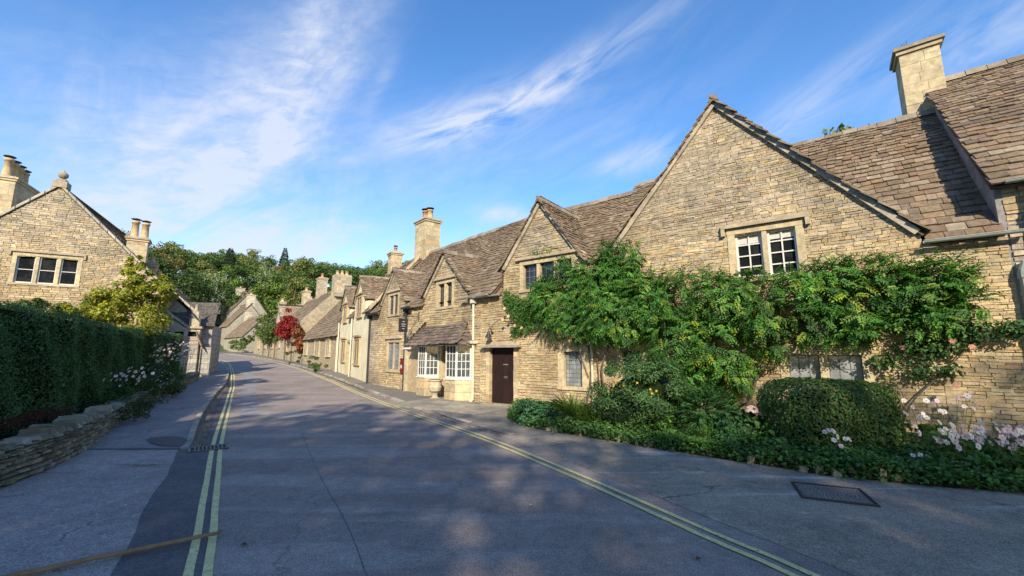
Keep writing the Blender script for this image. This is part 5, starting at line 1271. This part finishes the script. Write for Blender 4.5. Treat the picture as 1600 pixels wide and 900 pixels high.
# generic trees
def tree_mesh(h, rx, cols, leaf=.4, nclump=34, per=60, conifer=False, bark='bark', trunk_r=.25, limbs=9, bare=0, crown0=.16, seed=0):
    np.random.seed(seed); random.seed(seed); lb = LB(); mb = MB()
    if conifer:
        n = nclump*per; t = 1-np.random.rand(n)**.6; az = rnd(n, 0, 6.283); tier = (.65+.35*((t*14) % 1)); r = rx*(1-t)*tier*np.random.uniform(.5, 1.05, n)+.1; z = h*(.12+.88*t)
        P = np.stack([np.cos(az)*r, np.sin(az)*r, z], 1); Nn = np.stack([np.cos(az), np.sin(az), 1.2+0*az], 1)+unit(n)*.4; A = np.stack([np.cos(az), np.sin(az), -.35+0*az], 1); lb.add(P, A, Nn, leaf*np.random.uniform(.7,1.3,n), leaf*.45, pal(n, cols, .25))
        mb.tube([(0,0,-.5),(0,0,h*.97)], [trunk_r, .03], 6)
    else:
        mb.tube([(0,0,-.5),(.1,0,h*.3),(.0,.1,h*.55),(.1,0,h*.8)], [trunk_r*1.2, trunk_r*.9, trunk_r*.6, trunk_r*.2], 7)
        cz = h*(crown0+(1-crown0)*.5); rz = h*(1-crown0)*.5
        for i in range(nclump):
            d = unit(1)[0]; k = np.random.uniform(.45, .92); c = np.array([d[0]*rx*k, d[1]*rx*k, cz+d[2]*rz*k]); rr = rx*np.random.uniform(.22, .38)
            tone = np.random.uniform(.72, 1.3); 
            if np.random.rand() < bare: 
                mb.tube([(0,0,h*.35),(c[0]*.5,c[1]*.5,(c[2]+h*.3)/2),tuple(c*1.0)], [trunk_r*.4,trunk_r*.22,.03], 5); continue
            p, q = ell(per, c, (rr, rr, rr*.72), .35); q = q+unit(per)*.5+np.array([0,0,.35]); L = leaf*np.random.uniform(.6,1.35,per); lb.add(p, np.cross(q, unit(per)), q, L, L*.75, pal(per, cols, .2)*tone)
            if i < limbs: mb.tube([(0,0,h*random.uniform(.3,.5)),(c[0]*.5,c[1]*.5,(c[2]+h*.4)/2),tuple(c*.98)], [trunk_r*.45,trunk_r*.25,.03], 5)
    return lb, mb, bark
def make_tree(name, label, loc, spec, group=None, rot=0, scale=1):
    lb, mb, bark = tree_mesh(**spec); t = thing(name, label, 'tree', loc, rot, group); lb.build('crown', 'leaf_matt', t); mb.build('trunk', bark, t, smooth=True); t.scale = (scale,)*3; return t
def copy_tree(src, label, loc, rot, sc_, group=None, name=None):
    r = src.copy(); COL.objects.link(r); r.location = loc; r.rotation_euler = (0,0,rot); r.scale = sc_; r['label'] = label
    if group: r['group'] = group
    elif 'group' in r: del r['group']
    for ch in list(src.children): c = ch.copy(); COL.objects.link(c); c.parent = r
    return r
HG = 'trees of the wooded hillside'
kinds = [
 ('broadleaf_tree', 'dark green broadleaf tree in the wood on the hillside', dict(h=13, rx=4.6, cols=[(.075,.13,.035),(.09,.15,.04),(.06,.105,.03)], nclump=44, per=52, leaf=.5, seed=11)),
 ('broadleaf_tree', 'bright green broadleaf tree in the wood on the hillside', dict(h=12, rx=4.4, cols=[(.14,.22,.045),(.17,.25,.05),(.115,.19,.04)], nclump=44, per=52, leaf=.5, seed=12)),
 ('broadleaf_tree', 'olive green broadleaf tree in the wood on the hillside', dict(h=13, rx=4.2, cols=[(.17,.19,.055),(.20,.215,.06),(.13,.155,.045)], nclump=42, per=52, leaf=.5, seed=13)),
 ('autumn_tree', 'rusty tinged autumn tree in the wood on the hillside', dict(h=11, rx=4.0, cols=[(.26,.17,.05),(.28,.19,.06),(.18,.165,.055)], nclump=40, per=50, leaf=.48, seed=14)),
 ('conifer', 'dark pointed conifer in the wood on the hillside', dict(h=14, rx=3.6, cols=[(.035,.06,.03),(.045,.075,.035)], nclump=50, per=60, leaf=.55, conifer=True, seed=15)),
 ('ash_tree', 'thin grey-green tree with pale branches in the hillside wood', dict(h=14, rx=4.0, cols=[(.22,.26,.12),(.25,.28,.13),(.18,.22,.09)], nclump=40, per=34, leaf=.38, bark='pale_bark', bare=.4, limbs=30, trunk_r=.3, seed=16)),
]
src = {}; rng = random.Random(5)
places = []
for r in (92, 100, 110, 118, 126, 134, 142, 150, 159, 168):
    azs = -52.0+rng.uniform(0, 3)
    while azs < -8:
        if r > 108 or azs < -39 or azs > -20: places.append((azs+rng.uniform(-1, 1), r+rng.uniform(-3, 3)))
        azs += math.degrees(5.6/r)
weights = [5, 4.5, 3, 1.6, 1.0, 1.5]
for az, r in places:
    X, Y = r*math.sin(R(az)), r*math.cos(R(az)); k = rng.choices(range(6), weights)[0]
    if k == 4 and r < 130: k = 0
    s = rng.uniform(.68, 1.0); sc3 = (s*rng.uniform(.92,1.1), s, s*rng.uniform(.9,1.1)); loc = (X, Y, gz(X, Y)-.6)
    nm, lab, sp = kinds[k]
    if k not in src: src[k] = make_tree(nm, lab, loc, sp, HG, rng.uniform(0, 6)); src[k].scale = sc3
    else: copy_tree(src[k], lab, loc, rng.uniform(0, 6.28), sc3, HG)
random.seed(21); np.random.seed(21)
BIG = dict(h=17, rx=5.4, cols=[(.06,.10,.03),(.08,.12,.038),(.05,.085,.028)], nclump=70, per=75, leaf=.42, seed=31, limbs=14)
b0 = make_tree('tall_tree', 'tall dark tree standing above the left roofs, right of the twin-pot chimney', (-62, 78, 1.6), BIG)
copy_tree(b0, 'tall round-headed tree beside the pale branched tree on the left skyline', (-66.5, 75, 1.8), 2.0, (1,1,1.2))
copy_tree(b0, 'dark tree top just behind the left gable and chimney', (-66, 62, 1.5), 4.0, (1.0,1.0,1.05))
copy_tree(src.get(5), 'pale-limbed thin tree in front of the left part of the wood', (-63, 88, 2.0), 1.0, (1.1,1.1,1.35))
0 and copy_tree(src.get(1), 'green tree filling the gap between far chimneys and the wood', (-36, 88, 1.5), 1.0, (.9,.9,.8))
0 and copy_tree(src.get(0), 'dark tree behind the clustered chimneys at the bend', (-44, 90, 1.5), 2.0, (1,1,.75))
copy_tree(src.get(2), 'yellowish tree top peeping over the ridge of the gabled cottage', (19.3, 23.2, 0), 3.0, (.62,.62,1.2))
# golden acer left
ac = thing('acer_tree', 'golden yellow-green small tree above the hedge in front of the left gable', 'tree', (-13.9,15.6,0))
lb = LB()
for (c, r, n) in (((0,0,3.55),(.75,.7,.35),2200), ((-.9,.3,3.9),(.75,.6,.4),2000), ((-1.1,.2,3.2),(.8,.6,.35),1800), ((.2,.1,4.3),(.65,.5,.3),1500), ((-.35,.2,4.75),(.45,.4,.28),900), ((.7,0,3.9),(.6,.5,.22),1100), ((-1.9,.4,3.5),(.55,.4,.3),900), ((.0,.1,2.8),(1.0,.7,.35),1800), ((1.1,.1,4.1),(.35,.3,.14),300),((-.3,0,5.1),(.2,.2,.2),200),((-2.6,.5,3.4),(.5,.3,.2),400)):
    bush(lb, c, r, n, .10, YELG, clump=max(5, n//110), aspect=.6, clr=.42, rough=.7, up=.6)
lb.build('crown', 'leaf', ac); mb = MB()
for pts in ([(-.3,.3,0),(-.3,.3,1.8),(.0,.1,3.0),(.2,.1,4.3)], [(-.3,.3,1.5),(-1,.3,2.8),(-1.1,.3,3.9)], [(-.3,.3,1.6),(.5,.1,3.0),(.9,.05,4.0)]): o_, q = stem(pts, .06, .015); mb.tube(o_, q, 6)
mb.build('trunk', 'bark', ac, smooth=True)
# low climbing greenery below the left window
cl = thing('wall_creeper', 'straggly green creeper along the left gable wall above the hedge', 'climbing plant', (*LQ, 0), RL)
lb = LB(); 
for (c, r, n) in (((-1.3,-.3,3.9),(.8,.3,.35),900), ((.2,-.3,3.8),(.7,.3,.3),900), ((1.5,-.3,3.85),(.7,.3,.35),900), ((-2.8,-.3,4.1),(.6,.3,.3),500), ((2.3,-.2,4.2),(.4,.2,.3),300)): bush(lb, c, r, n, .11, [(.07,.12,.03),(.09,.15,.04),(.12,.16,.04)], clump=10, aspect=.6, clr=.5)
lb.build('foliage', 'leaf', cl)
# creepers on the far houses
def creeper(name, label, cols, blobs, n, trunks):
    t = thing(name, label, 'climbing plant', (*H2, 0), RI); lb = LB()
    for c, r, k in blobs: bush(lb, c, r, int(n*k), .22, cols, clump=int(14*k)+4, aspect=.8, clr=.4, rough=.6)
    lb.build('foliage', 'leaf', t)
    for x in trunks:
        mb = MB(); mb.tube([(x,-.25,.5),(x+.1,-.25,2),(x,-.3,3.2)], .07, 6); mb.build('stem', 'bark', t)
    return t
creeper('red_creeper', 'crimson creeper climbing over the far stone cottages', [(.26,.02,.025),(.32,.035,.03),(.20,.02,.02)], [((-3.6,-.4,4.2),(1.9,.5,.9),1.3), ((-4.2,-.4,5.2),(.5,.4,.8),.4), ((-1.4,-.4,4.2),(1.0,.4,.7),.5), ((-6.6,-.4,4.2),(1.3,.4,.8),.6)], 900, (-2,-5.0))
creeper('rust_creeper', 'rusty orange end of the creeper nearest the low cottage', [(.22,.09,.03),(.26,.10,.03),(.20,.05,.02)], [((.4,-.4,3.3),(.8,.35,.9),.8), ((1.6,-.3,2.6),(.5,.3,.9),.4)], 800, ())
creeper('green_creeper', 'green and yellow creeper on the wall left of the red one', [(.09,.13,.03),(.12,.16,.03),(.07,.10,.025)], [((-13.5,-.5,4.4),(2.6,.6,1.2),1.2), ((-18.0,-.5,4.8),(1.8,.6,1.6),1.0), ((-15,-.4,3.6),(1.8,.5,.9),.7), ((-10,-.4,3.9),(1.6,.5,.8),.6)], 900, (-10.5,-14,-18))
fc = thing('bend_bush', 'leaning green bush in front of the low cottage at the bend', 'shrub', (-40.6,63.4,g(63.4)))
lb = LB(); bush(lb, (0,0,1.3), (1.5,.8,1.0), 1500, .22, [(.09,.14,.03),(.11,.17,.04)], clump=22, zmin=0); bush(lb, (1.3,0,2.3), (1.1,.7,.6), 800, .22, [(.09,.14,.03)], clump=12); lb.build('foliage', 'leaf', fc)
for i, (x, y, s, lab) in enumerate(((-12.55,29.1,.45,'small green plant at the foot of the low cottage wall nearest the camera'), (-14.3,31.6,.55,'small green plant at the foot of the low cottage wall below its middle window'), (-18.7,37.5,.7,'tallest green plant at the foot of the low cottage wall, far end'))):
    p = thing('wall_foot_plant', lab, 'plant', (x-.35, y-.25, g(y)), 0, 'plants at the foot of the low cottage'); lb = LB(); bush(lb, (0,0,.35*s/.45), (s,.3,.42*s/.45), 400, .12, [(.07,.12,.03),(.09,.14,.04)], clump=8, zmin=0); lb.build('foliage', 'leaf', p)
ob = thing('orange_bush', 'orange-red bush glimpsed between the lean-to and the far houses', 'shrub', (-43.0,59.2,g(59)))
lb = LB(); bush(lb, (0,0,2.2), (.8,.8,2.0), 1200, .22, [(.30,.08,.02),(.24,.05,.02),(.16,.10,.03)], clump=20); lb.build('foliage', 'leaf', ob)

# small things on the ground
gt = thing('drain_grate', 'iron drain grate in the gutter beside the left yellow lines', 'drain', (-5.3,7.72,.012), R(36))
mb = MB(); mb.box(-.29,.29,-.2,-.16,0,.016); mb.box(-.29,.29,.16,.2,0,.016); mb.box(-.29,-.25,-.16,.16,0,.016); mb.box(.25,.29,-.16,.16,0,.016)
for k in range(1, 9): x = -.25+.5*k/9; mb.box(x-.012, x+.012, -.16, .16, 0, .014)
mb.box(-.25,.25,-.012,.012,.001,.015); mb.build('grille', 'cast_iron_worn', gt); mb = MB(); mb.face([(-.25,-.16,.003),(.25,-.16,.003),(.25,.16,.003),(-.25,.16,.003)]); mb.build('pit_shade', 'core', gt)  # flat black sheet stands in for the shade below the bars
mc = thing('manhole_cover', 'rectangular cast iron manhole cover set in the right forecourt', 'manhole cover', (3.79,5.32,.009), R(-24))
mb = MB(); w, h = .36, .33
for (a, b, c, d) in ((-w,w,-h,-h+.025),(-w,w,h-.025,h),(-w,-w+.025,-h+.026,h-.026),(w-.025,w,-h+.026,h-.026)): mb.box(a,b,c,d,-.02,.012)
mb.build('frame', 'iron', mc); mb = MB(); mb.box(-w+.03,w-.03,-h+.03,h-.03,-.03,.004); pl = mb.build('plate', 'cast_iron_worn', mc); mb = MB()
for i in range(10):
    r = .04+.04*i; m = int(6+i*6)
    for k in range(m):
        a = 2*math.pi*(k+.5*(i % 2))/m; x, y = r*math.cos(a), r*math.sin(a)
        if abs(x) < w-.06 and abs(y) < h-.06: mb.box(x-.011,x+.011,y-.008,y+.008,.004,.010,(.24,.22,.2))
mb.build('studs', 'mixed', pl)
st = thing('fallen_stick', 'long bare stick lying from the left forecourt onto the yellow lines', 'stick', (0,0,0))
mb = MB(); o_, q = stem([(-4.6,2.72,.03),(-3.9,3.22,.035),(-3.2,3.72,.045),(-2.7,4.06,.05),(-2.64,4.12,.06)], .024, .014); mb.tube([tuple(p+Vector((random.uniform(-.004,.004),)*3)) for p in o_], q, 8, (.24,.16,.09)); mb.build('stick', 'wood', st, smooth=True)
for i, (x, y, lab) in enumerate(((1.48,3.7,'rusty fallen leaf near the right yellow lines'), (-2.35,3.95,'small brown fallen leaf beside the end of the stick'), (.18,4.9,'tiny pale leaf in the middle of the road'))):
    lb = LB(); lb.add(np.array([[0.,0,0]]), np.array([[1.,.3,.1]]), np.array([[0,0,1.]]), .06, .045, np.array([(.22,.07,.03),(.16,.09,.05),(.5,.48,.42)][i:i+1])); o = lb.build('fallen_leaf', 'leaf'); o.location = (x, y, .012); tag(o, lab, 'leaf', 'fallen leaves on the road')
lb = LB(); n = 900; t = np.random.rand(n); kr = np.array(resample(cr(KR), 100)); kl = np.array(resample(cr(KL[:7]), 100)); A_ = np.where((np.arange(n) % 3 == 0)[:, None], kl[(t*60).astype(int)]+np.stack([rnd(n,.02,.30), rnd(n,-.02,.12)],1), kr[(t*40).astype(int)]+rnd((n,2),-.3,.1))
P = np.concatenate([A_, np.array([[g(v)+.012] for v in A_[:, 1]])], 1); NN = unit(n)*.3+np.array([0,0,1.]); lb.add(P, np.cross(NN, unit(n)), NN, .035, .025, pal(n, [(.12,.07,.035),(.16,.10,.05),(.08,.06,.04)], .3)); o = lb.build('leaf_litter', 'leaf_matt'); tag(o, 'dry leaf litter along the kerbs', 'litter', kind='stuff')

# trees that stand behind the photographer and shade the foreground
SH = dict(h=20, rx=6.6, cols=[(.05,.09,.025),(.04,.075,.02)], nclump=150, per=95, leaf=.42, seed=51, limbs=14, crown0=.12)
GB = 'roadside trees behind the viewpoint'
s0 = make_tree('roadside_tree', 'leafy roadside tree behind the viewpoint', (-5, -22, 0), SH, GB)
s1 = make_tree('thin_roadside_tree', 'thinner roadside tree behind the viewpoint', (1.3, -23.5, 0), dict(SH, nclump=44, per=80, seed=52, rx=5.5), GB)
for i, (x, y, zz) in enumerate(((-21,-14,1.0), (-16.5,-15,1.0), (-11.5,-17.5,1.0), (-9,-28,1.2), (7.2,-24,1.0), (13,-24,1.0), (19,-24,1.0), (-27,-14,1.0), (3.5,-31,1.1))):
    copy_tree(s0, 'leafy roadside tree behind the viewpoint', (x, y, 0), i*1.3, (1, 1, zz), GB)

def rebase(o, p):
    "move a thing's empty to the point p of its own frame, leaving the parts where they are"
    m = Matrix.Rotation(o.rotation_euler.z, 4, 'Z'); o.location = Vector(o.location)+m @ Vector(p)
    for ch in o.children: ch.location = Vector(ch.location)-Vector(p)
for o, p in ((dw, (-6.3,5.5,0)), (he, (-7.7,6,0)), (st, (-3.5,3.5,0)), (lm, (-.42,0,2.3)), (ur, (-1.98,-.5,.03)), (hs, (-4.15,0,3.1)), (wl, (-4.3,0,2.4)), (pb, (-.4,0,1.1)), (ws, (6.1,-.35,0)), (rs_, (3.1,-.1,0)), (rr_, (9.3,-.2,0)), (hA, (11.2,0,0)), (hC, (3.5,0,0))): rebase(o, p)

# ------------------------------------------------------------------ camera, sun, sky
cam = bpy.data.cameras.new('camera'); co = bpy.data.objects.new('camera', cam); COL.objects.link(co); sc.camera = co
cam.sensor_width = 36; cam.lens = 36*660/1600; co.location = (0,0,1.65); co.rotation_euler = (R(90+8.8),0,0); cam.clip_start = .05; cam.clip_end = 3000
SUN_AZ, SUN_EL = R(180), R(30)       # azimuth clockwise from +Y (north)
sd = Vector((math.sin(SUN_AZ)*math.cos(SUN_EL), math.cos(SUN_AZ)*math.cos(SUN_EL), math.sin(SUN_EL)))
sl = bpy.data.lights.new('sun', 'SUN'); sl.energy = 3.6; sl.angle = R(.55); sl.color = (1,.88,.70); so = bpy.data.objects.new('sun', sl); COL.objects.link(so)
so.rotation_euler = (-sd).to_track_quat('-Z', 'Y').to_euler(); so.location = sd*50
w = bpy.data.worlds.new('World'); sc.world = w; w.use_nodes = True; t = w.node_tree; t.nodes.clear()
out = N(t, 'ShaderNodeOutputWorld'); bg = N(t, 'ShaderNodeBackground'); t.links.new(bg.outputs[0], out.inputs[0])
sky = N(t, 'ShaderNodeTexSky'); sky.sky_type = 'NISHITA'; sky.sun_disc = False; sky.sun_elevation = SUN_EL; sky.sun_rotation = SUN_AZ; sky.altitude = 50; sky.air_density = 1.0; sky.dust_density = .4; sky.ozone_density = 2.2
tc = N(t, 'ShaderNodeTexCoord').outputs['Generated']; sp = N(t, 'ShaderNodeSeparateXYZ'); t.links.new(tc, sp.inputs[0])
az = math_(t, 'MULTIPLY', math_(t, 'ARCTAN2', sp.outputs[0], sp.outputs[1]), 57.2958); el = math_(t, 'MULTIPLY', math_(t, 'ARCSINE', sp.outputs[2]), 57.2958)
def gauss(a0, e0, rot, wa, wb, amp):
    da = math_(t, 'SUBTRACT', az, a0); de = math_(t, 'SUBTRACT', el, e0); c, s = math.cos(R(rot)), math.sin(R(rot))
    u = math_(t, 'ADD', math_(t, 'MULTIPLY', da, c/wa), math_(t, 'MULTIPLY', de, s/wa)); v = math_(t, 'ADD', math_(t, 'MULTIPLY', da, -s/wb), math_(t, 'MULTIPLY', de, c/wb))
    q = math_(t, 'ADD', math_(t, 'MULTIPLY', u, u), math_(t, 'MULTIPLY', v, v)); return math_(t, 'MULTIPLY', math_(t, 'EXPONENT', math_(t, 'MULTIPLY', q, -1.0)), amp)
def skynoise(rot, sa, sb, detail=8, rough=.62, off=0, dist=.6):
    c, s = math.cos(R(rot)), math.sin(R(rot)); u = math_(t, 'ADD', math_(t, 'MULTIPLY', az, c*sa), math_(t, 'MULTIPLY', el, s*sa)); v = math_(t, 'ADD', math_(t, 'MULTIPLY', az, -s*sb), math_(t, 'MULTIPLY', el, c*sb))
    cb = N(t, 'ShaderNodeCombineXYZ'); t.links.new(u, cb.inputs[0]); t.links.new(v, cb.inputs[1]); cb.inputs[2].default_value = off
    n = N(t, 'ShaderNodeTexNoise'); n.inputs['Scale'].default_value = 1; n.inputs['Detail'].default_value = detail; n.inputs['Roughness'].default_value = rough; n.inputs['Distortion'].default_value = dist; t.links.new(cb.outputs[0], n.inputs['Vector']); return n.outputs['Fac']
def add(*a):
    r = a[0]
    for b in a[1:]: r = math_(t, 'ADD', r, b)
    return r
streak = add(gauss(2, 33.2, 18, 19, 2.2, .9), gauss(-6, 30, 14, 12, 4, .25), gauss(-10, 29, 12, 8, 1.6, .6), gauss(18, 24.8, 10, 6, 1.6, .75), gauss(37, 26, 22, 10, 2.6, .6), gauss(51, 26, 20, 6, 4, .6), gauss(8, 27, 18, 22, 5, .2), gauss(-1, 18.7, 0, 3.5, 1.2, .9), gauss(-19, 33, 60, 4, 1.0, .4))
veil = add(gauss(-26, 34, 62, 15, 4.5, .75), gauss(-36, 24, 55, 16, 7, .85), gauss(-37, 14, 5, 16, 6, .8), gauss(-15, 22, 30, 14, 6, .35), gauss(-28, 12, 0, 16, 4, .8), gauss(-8, 13, 10, 14, 4, .5), gauss(-48, 22, 20, 8, 6, .55), gauss(-27, 24.5, 0, 5, 2.6, .5))
n1 = skynoise(20, .08, .32, off=3.1); n2 = skynoise(45, .06, .12, off=7.7, dist=.8); n3 = skynoise(15, .25, .7, off=1.1)
m1 = math_(t, 'MULTIPLY', streak, mapr(t, n1, .33, .66, 0, 1)); m2 = math_(t, 'MULTIPLY', veil, mapr(t, n2, .28, .66, .12, 1)); m2 = math_(t, 'MULTIPLY', m2, mapr(t, n3, .3, .65, .5, 1.05))
tot = math_(t, 'MINIMUM', add(m1, m2, .015), .85)
cl_ = mix(t, tot, sky.outputs[0], (2.9,3.1,3.6))
hsv = N(t, 'ShaderNodeHueSaturation'); hsv.inputs['Saturation'].default_value = 1.27; hsv.inputs['Hue'].default_value = .504; t.links.new(sky.outputs[0], hsv.inputs['Color'])
cl_ = mix(t, tot, hsv.outputs[0], (2.9,3.1,3.6))
t.links.new(cl_, bg.inputs[0]); bg.inputs[1].default_value = .145
sc.view_settings.view_transform = 'Standard'; sc.view_settings.look = 'None'; sc.view_settings.exposure = .93; sc.view_settings.gamma = 1
sc.cycles.max_bounces = 5; sc.cycles.diffuse_bounces = 3; sc.cycles.glossy_bounces = 2; sc.cycles.transparent_max_bounces = 4; sc.cycles.use_denoising = True
